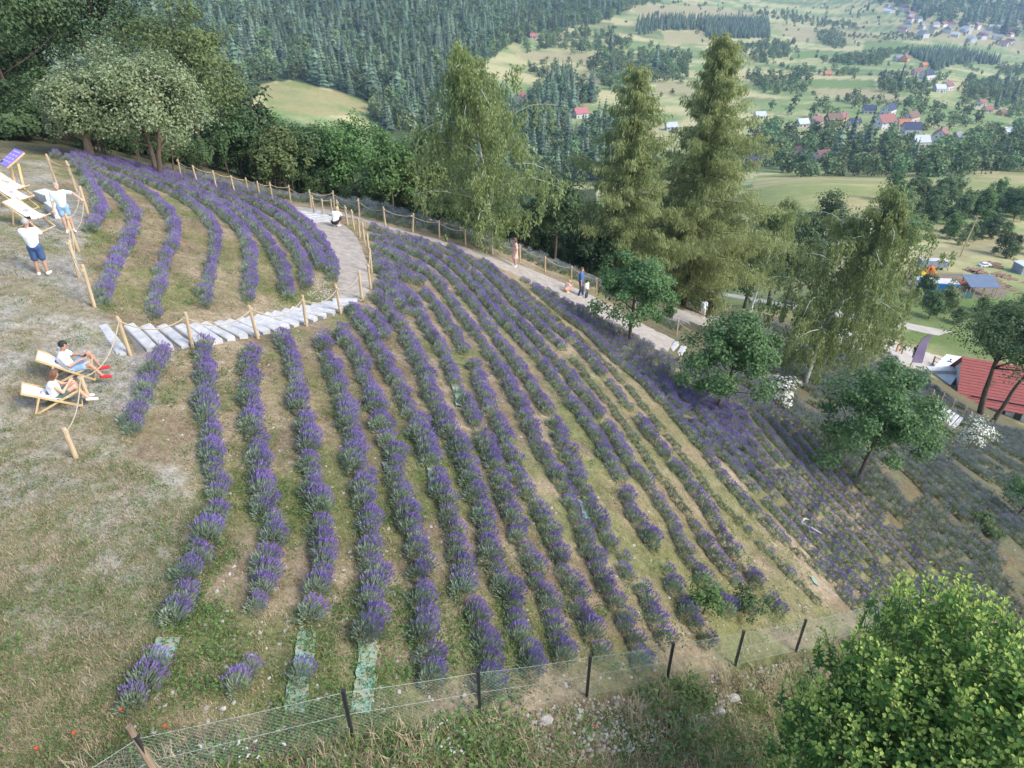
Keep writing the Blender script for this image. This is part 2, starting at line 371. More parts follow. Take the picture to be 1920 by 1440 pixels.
def side(P, line):
    """signed distance of P to a polyline (positive: left of its direction) and index"""
    a = line[:-1, :2]; b = line[1:, :2]; d = b-a
    t = np.clip(((P[:, None, :2]-a)*d).sum(-1)/((d*d).sum(-1)+1e-9), 0, 1)
    c = a+d*t[..., None]; v = P[:, None, :2]-c; dist = np.hypot(v[..., 0], v[..., 1]); k = dist.argmin(1); i = np.arange(len(P))
    cr = d[k, 0]*v[i, k, 1]-d[k, 1]*v[i, k, 0]
    return np.sign(cr)*dist[i, k]
def offset(line, o):
    d = np.gradient(line[:, :2], axis=0); 
    for _ in range(3): d[1:-1] = (d[:-2]+2*d[1:-1]+d[2:])/4
    n = unit(np.stack([-d[:, 1], d[:, 0]], -1)); q = line.copy(); q[:, :2] += n*o; q[:, 2] = gz(q[:, 0], q[:, 1]); return q
edge_w = world_line(EDGE, 75.0)
edge_w = resample(edge_w, .5)
for _ in range(6): edge_w[1:-1] = (edge_w[:-2]+2*edge_w[1:-1]+edge_w[2:])/4
rows_w = [world_line(r) for r in ROWS]
terr_w = [world_line(r) for r in TERR]

# ------------------------------------------------------------------ ground sheet
LAWN_PX = [(-400,300),(90,300),(110,350),(145,360),(168,410),(150,470),(178,575),(200,600),(245,670),(330,650),(300,690),(300,720),(240,850),(330,870),(370,960),(360,1040),(310,1150),(270,1260),(215,1380),(150,1500),(-800,1500)]
def axis(a, b, f0, f1, fine, coarse):
    L = [f0]
    while L[-1] < f1: L.append(L[-1]+fine)
    st = fine
    while L[-1] < b: st = min(st*1.12, coarse); L.append(L[-1]+st)
    K = [f0]; st = fine
    while K[-1] > a: st = min(st*1.12, coarse); K.append(K[-1]-st)
    return np.array(K[:0:-1]+L)
ax = axis(-165, 172, -26, 30, .26, .62); ay = axis(-40, 196, -2, 46, .26, .6)
A, B = np.meshgrid(ax, ay); gx, gy = unwarp(A, B); gh = gz(gx, gy)
rad = np.hypot(gx, gy)
relief = np.where(rad < 90, .05*(fbm(gx*.8, gy*.8, 1)-.5)+.03*(fbm(gx*2.6, gy*2.6, 5)-.5), 0)
gh2 = gh+relief
pu, pv = project(gx, gy, gh)
def C(*c): return np.array(c, float)
n1 = fbm(gx*.22, gy*.22, 11); n2 = fbm(gx*.9, gy*.9, 12); n3 = fbm(gx*2.2, gy*2.2, 13)
def mixa(a, b, f): return a+(b-a)*f[..., None]
straw = mixa(C(.52,.41,.28)+0*n1[..., None], C(.36,.275,.185), sstep(.42, .62, n2))
field = mixa(straw, C(.24,.27,.10), sstep(.52, .68, fbm(gx*.55, gy*.55, 21))*.8)
field = mixa(field, C(.36,.28,.15), sstep(.55, .7, n1)*.5)
lawn = mixa(C(.56,.51,.44)+0*n1[..., None], C(.42,.36,.26), sstep(.42, .62, n2))
field = mixa(field, C(.27,.275,.115), sstep(1100, 1300, pu)*sstep(.38, .6, fbm(gx*.7, gy*.7, 37))*.7)
lowl = sstep(930, 1250, pv)
lawn = mixa(lawn, C(.25,.27,.115), np.clip(sstep(.52, .66, fbm(gx*.6+5, gy*.6, 31)*.6+.4*n3)*.65+lowl*sstep(.36, .6, fbm(gx*.35+9, gy*.35, 33))*.75, 0, .9))
lawn = mixa(lawn, C(.52,.49,.45), (1-lowl)*sstep(.5, .64, fbm(gx*.4+2, gy*.4, 35))*.8)
low = mixa(C(.20,.155,.11)+0*n1[..., None], C(.12,.14,.055), sstep(.42, .6, n2))
dull = mixa(C(.20,.19,.12)+0*n1[..., None], C(.24,.19,.11), sstep(.5, .68, n2))
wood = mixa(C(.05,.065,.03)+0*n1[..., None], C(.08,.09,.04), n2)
m1 = fbm(gx*.012, gy*.03, 41); m2 = fbm(gx*.03, gy*.05, 42); m3 = vnoise(gx*.004+fbm(gx*.02, gy*.02, 9)*.8, gy*.055+fbm(gx*.01, gy*.01, 8)*2, 44)
far = mixa(C(.19,.25,.095)+0*n1[..., None], C(.42,.38,.19), sstep(.42, .60, .5*m1+.5*m2))
far = mixa(far, C(.10,.14,.055), sstep(.70, .85, m3)*.7)
gcol = far
near_m = inpoly(pu, pv, [(-400,270),(100,292),(300,322),(460,355),(600,375),(740,395),(870,425),(990,466),(1110,530),(1180,600),(1300,690),(1400,730),(1503,800),(1700,1017),(1800,1106),(1960,1250),(1960,1600),(-900,1600)]) & (rad < 80)
gcol = np.where(near_m[..., None], field, gcol)
eb = side(np.stack([gx.ravel(), gy.ravel()], -1)[:], edge_w[::3]).reshape(gx.shape) if False else None
dull_m = inpoly(pu, pv, [(1180,600),(1300,560),(1480,600),(1560,660),(1700,690),(1780,720),(1920,800),(2300,850),(2300,1500),(1960,1250),(1800,1106),(1700,1017),(1503,800),(1400,730),(1300,690)]) & (rad < 110)
gcol = np.where(dull_m[..., None], dull, gcol)
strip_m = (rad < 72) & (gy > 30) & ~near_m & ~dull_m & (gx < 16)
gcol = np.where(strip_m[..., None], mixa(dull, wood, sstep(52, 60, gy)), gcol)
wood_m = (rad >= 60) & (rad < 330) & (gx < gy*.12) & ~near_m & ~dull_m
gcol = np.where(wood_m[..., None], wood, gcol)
lawn_m = inpoly(pu, pv, LAWN_PX) & (rad < 60)
gcol = np.where(lawn_m[..., None], lawn, gcol)
fence_l = np.array([(-14.0, 2.2), (-5.2, 6.0), (-2.3, 6.1), (-.5, 7.0), (1.4, 8.0), (3.15, 9.1), (5.0, 10.2), (7.1, 11.5), (10, 13.8), (14, 17)])
below = (gy < np.interp(gx, fence_l[:, 0], fence_l[:, 1])) & (gx > -6.5) & (rad < 40)
gcol = np.where(below[..., None], low, gcol)
def paint(poly, col, soft=0, m=None):
    global gcol
    k = inpoly(pu, pv, poly)
    if m is not None: k &= m
    gcol = np.where(k[..., None], col, gcol)
fm = rad > 85
forest_far = mixa(C(.04,.06,.028)+0*n1[..., None], C(.065,.085,.035), m2)
FOREST = [(-300,-200),(1000,-200),(1000,30),(930,105),(870,135),(850,330),(700,340),(690,195),(640,172),(545,150),(485,158),(440,260),(-300,260)]
paint(FOREST, forest_far, m=fm)
paint([(485,158),(545,152),(640,174),(692,192),(690,215),(560,218),(500,205)], mixa(C(.20,.24,.085)+0*n1[..., None], C(.30,.27,.12), sstep(.4, .6, m2)), m=fm)
hump = mixa(C(.24,.26,.095)+0*n1[..., None], C(.36,.31,.15), sstep(.4, .65, fbm(gx*.03, gy*.06, 51)))
paint([(1395,385),(1420,330),(1500,322),(1600,316),(1700,322),(1780,340),(1920,315),(1990,315),(1990,365),(1850,375),(1740,370),(1690,385),(1600,400)], hump, m=fm)
grn = mixa(C(.13,.21,.06)+0*n1[..., None], C(.17,.22,.08), m2); tan = mixa(C(.38,.31,.18)+0*n1[..., None], C(.27,.26,.12), m2)
for poly, c in (([(1700,508),(1780,512),(1870,518),(1890,556),(1700,556)], mixa(C(.26,.215,.16)+0*n1[..., None], C(.19,.16,.12), n2)), ([(1715,558),(1850,558),(1860,577),(1730,582)], grn), ([(1740,425),(1890,425),(1880,440),(1745,445)], tan), ([(1730,470),(1920,435),(1990,440),(1990,460),(1850,480),(1740,490)], tan),
                ([(1690,620),(1800,630),(1830,650),(1700,645)], grn), ([(1360,590),(1480,590),(1480,612),(1370,600)], tan), ([(1500,165),(1640,168),(1720,190),(1600,190)], tan), ([(1240,58),(1320,58),(1330,80),(1250,84)], tan), ([(1620,70),(1780,90),(1880,110),(1620,100)], grn), ([(1490,95),(1620,98),(1640,104),(1480,110)], grn),
                ([(960,95),(1110,100),(1100,118),(980,112)], tan), ([(1080,140),(1120,135),(1130,160),(1060,150)], tan), ([(1230,150),(1300,160),(1300,178),(1230,178)], tan), ([(1500,148),(1640,150),(1640,165),(1520,165)], grn), ([(1180,10),(1300,8),(1420,25),(1420,36),(1200,34)], tan), ([(1440,45),(1600,58),(1700,75),(1500,78)], tan), ([(1690,30),(1860,45),(1920,80),(1920,95),(1700,70)], tan)):
    paint(poly, c, m=fm)
# drop far corner cells
q = np.hypot(A, B); nx_, ny_ = len(ax), len(ay)
ii = np.arange(nx_*ny_).reshape(ny_, nx_)
Fq = np.stack([ii[:-1, :-1], ii[:-1, 1:], ii[1:, 1:], ii[1:, :-1]], -1)
keep = (q[:-1, :-1] < 195) & (q[1:, 1:] < 195) & (q[:-1, 1:] < 195) & (q[1:, :-1] < 195)
Fq = Fq[keep]

def ground_material():
    m, N, L = newmat('hillside_soil_and_grass')
    at_ = N.new('ShaderNodeAttribute'); at_.attribute_name = 'ground_colour'
    nr = N.new('ShaderNodeAttribute'); nr.attribute_name = 'closeness'
    pos = N.new('ShaderNodeNewGeometry').outputs['Position']
    col = at_.outputs['Color']
    f1 = ramp(N, L, noise(N, L, 5.0, pos, 6, .7), .36, .66)
    f2 = ramp(N, L, noise(N, L, 19.0, pos, 5, .7), .34, .68)
    f3 = ramp(N, L, noise(N, L, 1.3, pos, 5, .65), .48, .62)
    def mul(a, b):
        n = N.new('ShaderNodeMath'); n.operation = 'MULTIPLY'; L.new(a, n.inputs[0])
        if isinstance(b, float): n.inputs[1].default_value = b
        else: L.new(b, n.inputs[1])
        return n.outputs[0]
    def dark(c, f, k, tint=(1, 1, 1)):
        n = N.new('ShaderNodeMix'); n.data_type = 'RGBA'; n.blend_type = 'MULTIPLY'
        L.new(f, n.inputs[0]); L.new(c, n.inputs[6]); n.inputs[7].default_value = (k*tint[0], k*tint[1], k*tint[2], 1); return n.outputs[2]
    col = dark(col, mul(f1, nr.outputs['Fac']), .55, (1, 1, .92))
    col = dark(col, mul(f2, nr.outputs['Fac']), .5, (1, .98, .9))
    col = mixc(N, L, mul(mul(f3, .25), nr.outputs['Fac']), col, (.17, .19, .07))
    vo = N.new('ShaderNodeTexVoronoi'); vo.inputs['Scale'].default_value = 11.0; L.new(pos, vo.inputs['Vector'])
    st = ramp(N, L, vo.outputs['Color'], .90, .93); dd = ramp(N, L, vo.outputs['Distance'], .34, .22)
    col = mixc(N, L, mul(mul(st, dd), mul(nr.outputs['Fac'], .7)), col, (.52, .49, .44))
    f4 = noise(N, L, .35, pos, 8, .7)
    col = dark(col, ramp(N, L, f4, .42, .62), .82)
    p = N.new('ShaderNodeBsdfPrincipled'); p.inputs['Roughness'].default_value = .95
    if 'Specular IOR Level' in p.inputs: p.inputs['Specular IOR Level'].default_value = .1
    L.new(col, p.inputs['Base Color'])
    b = N.new('ShaderNodeBump'); b.inputs['Distance'].default_value = .05; L.new(mul(nr.outputs['Fac'], .8), b.inputs['Strength'])
    L.new(noise(N, L, 14.0, pos, 6, .75), b.inputs['Height']); L.new(b.outputs[0], p.inputs['Normal'])
    o = N.new('ShaderNodeOutputMaterial'); L.new(p.outputs[0], o.inputs[0]); return m
me = mkmesh('ground', np.stack([gx, gy, gh2], -1).reshape(-1, 3), [Fq], ground_material(), smooth=True)
a_ = me.attributes.new('ground_colour', 'FLOAT_COLOR', 'POINT')
a_.data.foreach_set('color', np.concatenate([gcol.reshape(-1, 3), np.ones((gcol.size//3, 1))], 1).astype(np.float32).ravel())
a_ = me.attributes.new('closeness', 'FLOAT', 'POINT'); a_.data.foreach_set('value', (1-sstep(60, 200, rad)).astype(np.float32).ravel())
ground = mkobj('ground', me); tag(ground, 'dry hillside lawn and lavender field falling to the valley', kind='structure')

def strip_mesh(left, right, nacross, lift, name, mat, label, kind='structure', seg=.5, tmax=75.0):
    """sheet between two ground lines"""
    Lw = resample(left, .2); Rw = resample(right, .2)
    n = max(4, int(max(len(Lw), len(Rw))*.2/seg)); s = np.linspace(0, 1, n)
    def rs(P): return np.stack([np.interp(s, np.linspace(0, 1, len(P)), P[:, k]) for k in range(3)], -1)
    Lw, Rw = rs(Lw), rs(Rw); f = np.linspace(0, 1, nacross)
    P = Lw[:, None]*(1-f[None, :, None])+Rw[:, None]*f[None, :, None]
    jit = (fbm(P[..., 0]*1.5, P[..., 1]*1.5, 77)-.5)*.25
    P[:, 0, 0] += jit[:, 0]; P[:, -1, 0] += jit[:, -1]
    g = gz(P[..., 0], P[..., 1])+.05*(fbm(P[..., 0]*.8, P[..., 1]*.8, 1)-.5)+.03*(fbm(P[..., 0]*2.6, P[..., 1]*2.6, 5)-.5)
    cr = 1-(2*f-1)**6
    P[..., 2] = g+(lift*cr-.012*(1-cr))[None]
    i = np.arange(n*nacross).reshape(n, nacross)
    Fq = np.stack([i[:-1, :-1], i[:-1, 1:], i[1:, 1:], i[1:, :-1]], -1).reshape(-1, 4)
    o = mkobj(name, mkmesh(name, P.reshape(-1, 3), [Fq], mat, smooth=True)); return tag(o, label, kind=kind)
gravel = M('pale_gravel', (.38,.335,.28), .95, (.26,.225,.185), 3.0, .5, 40, world=True)
road_m = M('pale_dust_road', (.40,.365,.315), .95, (.31,.28,.235), .4, .2, 8, world=True)
PATH_L = [(540,392),(553,398),(575,420),(600,450),(620,487),(632,520),(622,562)]; PATH_R = [(588,396),(607,402),(655,424),(675,447),(687,477),(696,514),(696,552),(672,566)]
strip_mesh(world_line(PATH_L), world_line(PATH_R), 9, .03, 'gravel_path', gravel, 'pale gravel path curving down to the top of the stone steps')
OUT_R = [(520,383),(585,390),(627,392),(674,407),(723,424),(774,437),(824,449),(873,463),(923,480),(975,495),(1022,515),(1071,534),(1125,560),(1190,598),(1268,637)]
OUT_L = [(540,395),(600,400),(650,407),(690,418),(735,431),(785,444),(835,462),(885,479),(930,500),(975,520),(1020,545),(1065,568),(1115,592),(1180,625),(1250,668)]
strip_mesh(world_line(OUT_L), world_line(OUT_R), 6, .03, 'outer_path', gravel, 'pale gravel path running along the far edge of the lavender field')
LOW_L = [(1262,605),(1300,612),(1350,615),(1400,625),(1450,640),(1500,660)]; LOW_R = [(1255,575),(1300,580),(1350,592),(1400,602),(1450,615),(1500,630)]
strip_mesh(world_line(LOW_L, 110), world_line(LOW_R, 110), 5, .03, 'lower_path', gravel, 'gravel path below the larches where two walkers go')
strip_mesh(world_line([(1530,640),(1620,662),(1700,690),(1760,702),(1830,716)], 160), world_line([(1560,606),(1640,622),(1720,655),(1800,676),(1900,700)], 160), 6, .04, 'farm_road', road_m, 'wide pale dust road above the red roofed house', seg=1.5)
strip_mesh(world_line([(1300,545),(1400,562),(1480,578),(1600,598),(1680,613),(1760,630)], 180), world_line([(1300,540),(1400,555),(1480,569),(1600,587),(1690,602),(1790,622)], 180), 4, .06, 'field_track', road_m, 'narrow dirt track behind the birch trees', seg=1.5)

# ------------------------------------------------------------------ lavender
fol_m = LM('lavender_foliage', (.185,.245,.155), (.31,.375,.25), .15, .18)
flo_m = LM('lavender_flowers', (.17,.12,.32), (.30,.225,.455), .2, .12)
you_m = LM('young_lavender_foliage', (.15,.19,.12), (.22,.255,.17), .15, .15)
dfo_m = LM('faded_lavender_foliage', (.13,.185,.095), (.225,.275,.16), .15, .22)
dfl_m = LM('faded_lavender_flowers', (.23,.24,.30), (.33,.335,.39), .2, .15)
def lav_mesh(seed, R0=.225, H=.30, nf=520, ns=190, spread=.75, lean=.34, slen=.16, kind='full'):
    g = np.random.default_rng(seed)
    th = g.uniform(0, 2*math.pi, nf); cz_ = g.uniform(.02, 1, nf); rr = np.sqrt(1-cz_**2)*(.86+.2*g.random(nf))
    lob = 1+.16*np.sin(3*th+seed)+.1*np.sin(5*th+2*seed)
    d = np.stack([rr*np.cos(th)*lob, rr*np.sin(th)*lob, cz_], -1)
    P = d*np.array([R0, R0, H])*g.uniform(.55, .98, (nf, 1)); up = unit(d*np.array([1, 1, .7])+np.array([0, 0, .8])+g.normal(0, .22, (nf, 3)))
    Nn = unit(np.cross(up, g.normal(size=(nf, 3))))
    V1, F1 = leaves(P, Nn, g.uniform(.07, .12, nf), g.uniform(.013, .022, nf), g, .1, up)
    fol = (V1, F1)
    if not ns: return fol, None
    th = g.uniform(0, 2*math.pi, ns); cz_ = g.uniform(.25, 1, ns)**.8; rr = np.sqrt(1-cz_**2)
    d = np.stack([rr*np.cos(th), rr*np.sin(th), cz_], -1)
    P = d*np.array([R0*.8, R0*.8, H*.85])
    up = unit(d*np.array([1.0, 1.0, .5])*spread+np.array([lean, lean*.6, .85])+g.normal(0, .1, (ns, 3)))
    ln = slen*g.uniform(.65, 1.15, ns)
    # fewer tall spikes on the uphill, near side
    keep_ = g.random(ns) < np.clip(.33+1.15*(d[:, 0]*.75+d[:, 1]*.6), .04, 1); P, up, ln, d = P[keep_], up[keep_], ln[keep_], d[keep_]; ns = len(P)
    T = P+up*ln[:, None]; Nn = unit(np.cross(up, g.normal(size=(ns, 3))))
    Vs, Fs = leaves(P, Nn, ln*1.0, .013, g, .1, up)
    sl_ = g.uniform(.05, .095, ns)
    V2, F2 = leaves(T-up*.01, Nn, sl_, g.uniform(.014, .024, ns), g, .25, up)
    V3, F3 = leaves(T-up*.01, np.cross(up, Nn), sl_, g.uniform(.014, .024, ns), g, .25, up)
    fol = (np.vstack([V1, Vs]), np.vstack([F1, Fs+len(V1)]))
    return fol, (np.vstack([V2, V3]), np.vstack([F2, F3+len(V2)]))
def lav_pair(seed, fm_, lm_, nm, **k):
    f, s = lav_mesh(seed, **k)
    return mkmesh(nm+'_foliage', f[0], [f[1]], fm_), (mkmesh(nm+'_flowers', s[0], [s[1]], lm_) if s else None), (f, s)
def lav_joined(seed, fm_, lm_, nm, **k):
    f, s = lav_mesh(seed, **k)
    if s is None: return proto(nm, mkmesh(nm, f[0], [f[1]], fm_))
    return proto(nm, mkmesh(nm, np.vstack([f[0], s[0]]), [f[1], s[1]+len(f[0])], [fm_, lm_], [0, 1]))
pairs = [lav_pair(100+i, fol_m, flo_m, 'lavender', ns=(300, 200, 260, 150, 290, 220, 180)[i], spread=.65+.1*(i % 4), slen=.17+.015*(i % 3)) for i in range(7)]
forms = [lav_joined(200+i, fol_m, flo_m, 'lavender_form_%d' % i, nf=380, ns=(280, 160, 250, 130, 220, 180)[i], spread=.65+.1*(i % 3)) for i in range(6)]
forms += [lav_joined(230+i, you_m, flo_m, 'lavender_form_%d' % (6+i), nf=360, ns=0, R0=.25, H=.22) for i in range(2)]
dforms = [lav_joined(260+i, dfo_m, dfl_m, 'lavender_pale_form_%d' % i, nf=330, ns=120, spread=1.0, lean=.15, slen=.2) for i in range(4)]

BUSH = []          # x, y, z, scale, kind(0 flowering, 1 young), row index, fraction along row
def plant(line, row, kind='full', gaps=(), spacing=.40, size=1.0, jitter=.05):
    P = resample(line, spacing); u, v = project(P[:, 0], P[:, 1], P[:, 2]); n = len(P)
    for i in range(n):
        if any(a < v[i] < b for a, b in gaps) and R.random() < .93: continue
        if R.random() < .02: continue
        k = 0; s = size*R.uniform(.82, 1.18)
        if kind == 'young' or (kind == 'youngmid' and 668 < v[i] < 985):
            k = 1; s *= R.uniform(.75, 1.0)
        if 17 >= row >= 12 and v[i] > 985 and R.random() < (.2 if row < 13 else .5):
            k = 1 if R.random() < .5 else 0; s *= R.uniform(.7, .95)
            if R.random() < .12: continue
        BUSH.append((P[i, 0]+R.gauss(0, jitter), P[i, 1]+R.gauss(0, jitter), 0, s, k, row, i/max(1, n-1)))
for i, (ln, kd) in enumerate(zip(rows_w, KIND)):
    plant(ln, i, kd, GAPS.get(i, ()), .32 if i < 8 else .30, .99 if i < 8 else .88)
last = rows_w[-1]
for ln in STUBS: plant(world_line(ln), 29)
for k in range(12):
    L_ = offset(edge_w, -(.3+k*.98))
    L_ = resample(L_[R.randrange(1, 4):], .29+R.uniform(-.015, .015)); s_ = side(L_, last)
    ok = (s_ > .45)
    L_ = L_[ok]
    for i, p in enumerate(L_):
        if R.random() < .03: continue
        BUSH.append((p[0]+R.gauss(0, .03), p[1]+R.gauss(0, .03), 0, R.uniform(.68, .92)*(1.0 if k < 9 or R.random() < .4 else .8), 0 if k < 9 or R.random() < .4 else 1, 30+k, i/len(L_)))
for i, ln in enumerate(terr_w):
    plant(ln, 50+i, 'full', (), .33, 1.05 if i < 2 else (.95 if i < 4 else 1.08), .04)
BUSH = [b[:2]+(float(z),)+b[3:] for b, z in zip(BUSH, gz(np.array([b[0] for b in BUSH]), np.array([b[1] for b in BUSH])))]
bp = np.array([b[:4] for b in BUSH]); bu, bv = project(bp[:, 0], bp[:, 1], bp[:, 2])
inview = (bu > -10) & (bu < 1930) & (bv > 0) & (bv < 1440)
dist = np.linalg.norm(bp[:, :3]-np.array([0, 0, CZ]), axis=1)
size_px = np.where(inview, bp[:, 3]/dist, 0)
order = np.argsort(-size_px)
kinds = np.array([b[4] for b in BUSH]); rowsn = np.array([b[5] for b in BUSH])
sel = [i for i in order if kinds[i] == 0 and inview[i] and rowsn[i] < 20][:300]
selset = set(sel)
ORD = ['first','second','third','fourth','fifth','sixth','seventh','eighth','ninth','tenth','eleventh','twelfth','thirteenth','fourteenth','fifteenth','sixteenth','seventeenth','eighteenth','nineteenth','twentieth']
for i in sel:
    x, y, z, s, k, r, f = BUSH[i]
    nth = 1+sum(1 for b in BUSH if b[5] == r and b[6] > f)
    where = 'by the stone steps' if f < .2 else ('near the wire fence' if f > .8 else ('in the upper half' if f < .5 else 'in the lower half'))
    t = thing('lavender_bush', 'purple lavender bush, %s from the wire fence in the %s row from the lawn' % (ordinal(nth), ORD[r]), 'lavender bush', (x, y, z-.02), R.gauss(0, .3), 'lavender bushes of the %s row' % ORD[r])
    t.scale = (s, s, s*R.uniform(.92, 1.12)); pr = pairs[R.randrange(len(pairs))]
    mkobj('foliage', pr[0], t)['kind'] = 'stuff'; mkobj('flower_spikes', pr[1], t)['kind'] = 'stuff'
rest = [i for i in range(len(BUSH)) if i not in selset]
pk = [R.randrange(6) if kinds[i] == 0 else 6+R.randrange(2) for i in rest]
scatter('lavender_plants', bp[rest][:, :3]-np.array([0, 0, .02]), [R.gauss(0, .3) for _ in rest], [BUSH[i][3] for i in rest], pk, forms, 'lavender plants filling the curved rows beyond the nearest bushes', 'lavender')
# grey faded lavender beyond the field edge, beyond the far fence and round the birches
D = []
DPOLY = [(1290,690),(1330,640),(1400,650),(1480,650),(1560,690),(1650,700),(1740,700),(1735,760),(1745,800),(1800,815),(1830,790),(2100,840),(2100,1300),(1960,1250),(1800,1112),(1698,1022),(1503,806),(1400,742)]
for k in range(55):
    L_ = resample(offset(edge_w[::2], .6+k*1.0)[R.randrange(0, 3):], .33+R.uniform(-.02, .02)); u, v = project(L_[:, 0], L_[:, 1], L_[:, 2])
    ok = inpoly(u, v, DPOLY) & (L_[:, 1] > 5)
    for p in L_[ok]:
        if R.random() < .04 or fbm(p[0]*.35, p[1]*.35, 88) > .62: continue
        D.append((p[0]+R.gauss(0, .05), p[1]+R.gauss(0, .05)))
fl = world_line([(405,352),(465,365),(545,378),(627,390),(674,405),(723,420),(774,432),(824,443),(873,457),(923,472),(975,486),(1022,506),(1071,523),(1118,546),(1190,585),(1268,625)])
for k in range(5):
    for p in resample(offset(fl, .5+k*.8), .5):
        if R.random() < .1: continue
        D.append((p[0]+R.gauss(0, .08), p[1]+R.gauss(0, .08)))
for poly, n in (([(1290,600),(1330,615),(1400,640),(1480,645),(1500,690),(1420,670),(1300,650)], 0), ([(1370,598),(1500,620),(1560,650),(1500,660),(1400,620)], 160), ([(1580,640),(1660,660),(1700,680),(1650,700),(1560,680)], 120), ([(1700,690),(1850,800),(1860,830),(1800,800),(1720,720)], 140)):
    k = 0
    while k < n:
        u, v = R.uniform(1200, 1900), R.uniform(560, 860)
        if inpoly(u, v, poly): p = at(u, v, 120); D.append((p[0], p[1])); k += 1
D = np.array(D); zz = gz(D[:, 0], D[:, 1])
scatter('faded_lavender_plants', np.stack([D[:, 0], D[:, 1], zz-.02], -1), NR.normal(0, .6, len(D)), NR.uniform(.8, 1.2, len(D)), NR.integers(0, 4, len(D)), dforms, 'grey green faded lavender plants on the lower right slope and beyond the rope fence', 'lavender')
print('bushes', len(BUSH), 'faded', len(D))

# ------------------------------------------------------------------ trees
bark_m = M('rough_brown_bark', (.14,.105,.075), .9, (.075,.058,.042), 5, .6, 20, stretch=(1, 1, .25))
bark_l = M('light_brown_bark', (.26,.19,.125), .9, (.15,.11,.075), 5, .6, 20, stretch=(1, 1, .25))
birch_m = M('white_birch_bark', (.62,.59,.54), .8, (.12,.105,.09), 3.2, .3, 15, lo=.56, hi=.66, stretch=(.6, .6, 2.6))
def limb(p0, d, L_, n, rng, curl=.0, wob=.06, grav=0.0):
    p = np.array(p0, float); d = unit(np.array(d, float)); out = [p.copy()]; st = L_/n
    for _ in range(n):
        d = unit(d+rng.normal(0, wob, 3)+np.array([0, 0, curl-grav])); p = p+d*st; out.append(p.copy())
    return np.array(out)
class TreeM:
    def __init__(s): s.w = MB(); s.P = []; s.N = []; s.L = []; s.W = []; s.D = []
    def put(s, P, N, L_, W_, D_=None):
        s.P.append(P); s.N.append(N); s.L.append(np.broadcast_to(L_, (len(P),))); s.W.append(np.broadcast_to(W_, (len(P),)))
        s.D.append(D_ if D_ is not None else np.full((len(P), 3), np.nan))
    def meshes(s, nm, bark, leafm, rng, rnd=False, fold=.18):
        P = np.vstack(s.P); N = np.vstack(s.N); D_ = np.vstack(s.D); L_ = np.concatenate(s.L); W_ = np.concatenate(s.W)
        rd = np.cross(N, unit(rng.normal(size=P.shape))); D_ = np.where(np.isnan(D_), rd, D_)
        V, Fc = leaves(P, N, L_, W_, rng, fold, D_, rnd)
        tm = mkmesh(nm+'_trunk', np.vstack(s.w.V), s.w.F, bark, smooth=True); cm = mkmesh(nm+'_crown', V, [Fc], leafm)
        return tm, cm
def broadleaf(seed, H, cr, base, nclump, per, leaf, asp=1.0, stems=1, tr=.12, top=1.0, flat=.75, csig=.34, lumpy=.3, lean=(0, 0)):
    """tapered trunk, forking limbs, clumps of leaves through the crown"""
    g = np.random.default_rng(seed); T = TreeM()
    ch = (H-base)/2; c0 = np.array([lean[0]*.6, lean[1]*.6, base+ch])
    cl = []
    for i in range(nclump):
        d = unit(g.normal(size=3)); 
        if d[2] < -.6: d[2] *= -.5; d = unit(d)
        rr = g.random()**.38
        lump = 1-lumpy+lumpy*2*float(fbm(d[0]*2.2+seed, d[1]*2.2+d[2]*1.7, seed % 50, 3))
        z = d[2]*rr*ch*top; wz = 1.0-.35*max(0, z/ch)**1.5
        cl.append(c0+np.array([d[0]*cr*rr*lump*wz, d[1]*cr*rr*lump*wz, z*lump]))
    cl = np.array(cl)
    ends = []
    for s_ in range(stems):
        a = s_/max(1, stems)*2*math.pi+seed; off = np.array([math.cos(a), math.sin(a), 0])*(.18*stems if stems > 1 else 0)
        d0 = np.array([math.cos(a)*.22*(stems > 1)+lean[0]/H, math.sin(a)*.22*(stems > 1)+lean[1]/H, 1])
        tp = limb(off+np.array([0, 0, -.15]), d0, H*.72+.15, 9, g, .03, .05)
        T.w.tube(tp, np.linspace(tr*1.15, tr*.28, 10)*(1 if stems == 1 else .7), 8); ends.append(tp)
    nl = min(nclump, 14+6*stems)
    for i in g.choice(nclump, nl, replace=False):
        tp = ends[g.integers(len(ends))]; k = int(np.clip(np.searchsorted(tp[:, 2], cl[i][2]-cr*.55), 2, 8)); p0 = tp[k]
        v = cl[i]-p0; mid = p0+v*.5+np.array([0, 0, -.06*np.linalg.norm(v)])+g.normal(0, .05*cr, 3)
        T.w.tube(np.array([p0, p0*.45+mid*.55, mid, mid*.4+cl[i]*.6, cl[i]]), np.linspace(tr*.4, tr*.07, 5), 5)
    for c in cl:
        n = int(per*g.uniform(.6, 1.4)); sg = csig*cr*g.uniform(.6, 1.25)
        q = g.normal(size=(n, 3)); q = unit(q)*(g.random((n, 1))**.45)
        P = c+q*np.array([sg, sg, sg*flat])
        out = unit(unit(c-c0)*.5+q*.7+np.array([0, 0, .45])+g.normal(0, .45, (n, 3)))
        T.put(P, out, leaf*g.uniform(.7, 1.3, n), leaf*.62*g.uniform(.8, 1.2, n))
    return T
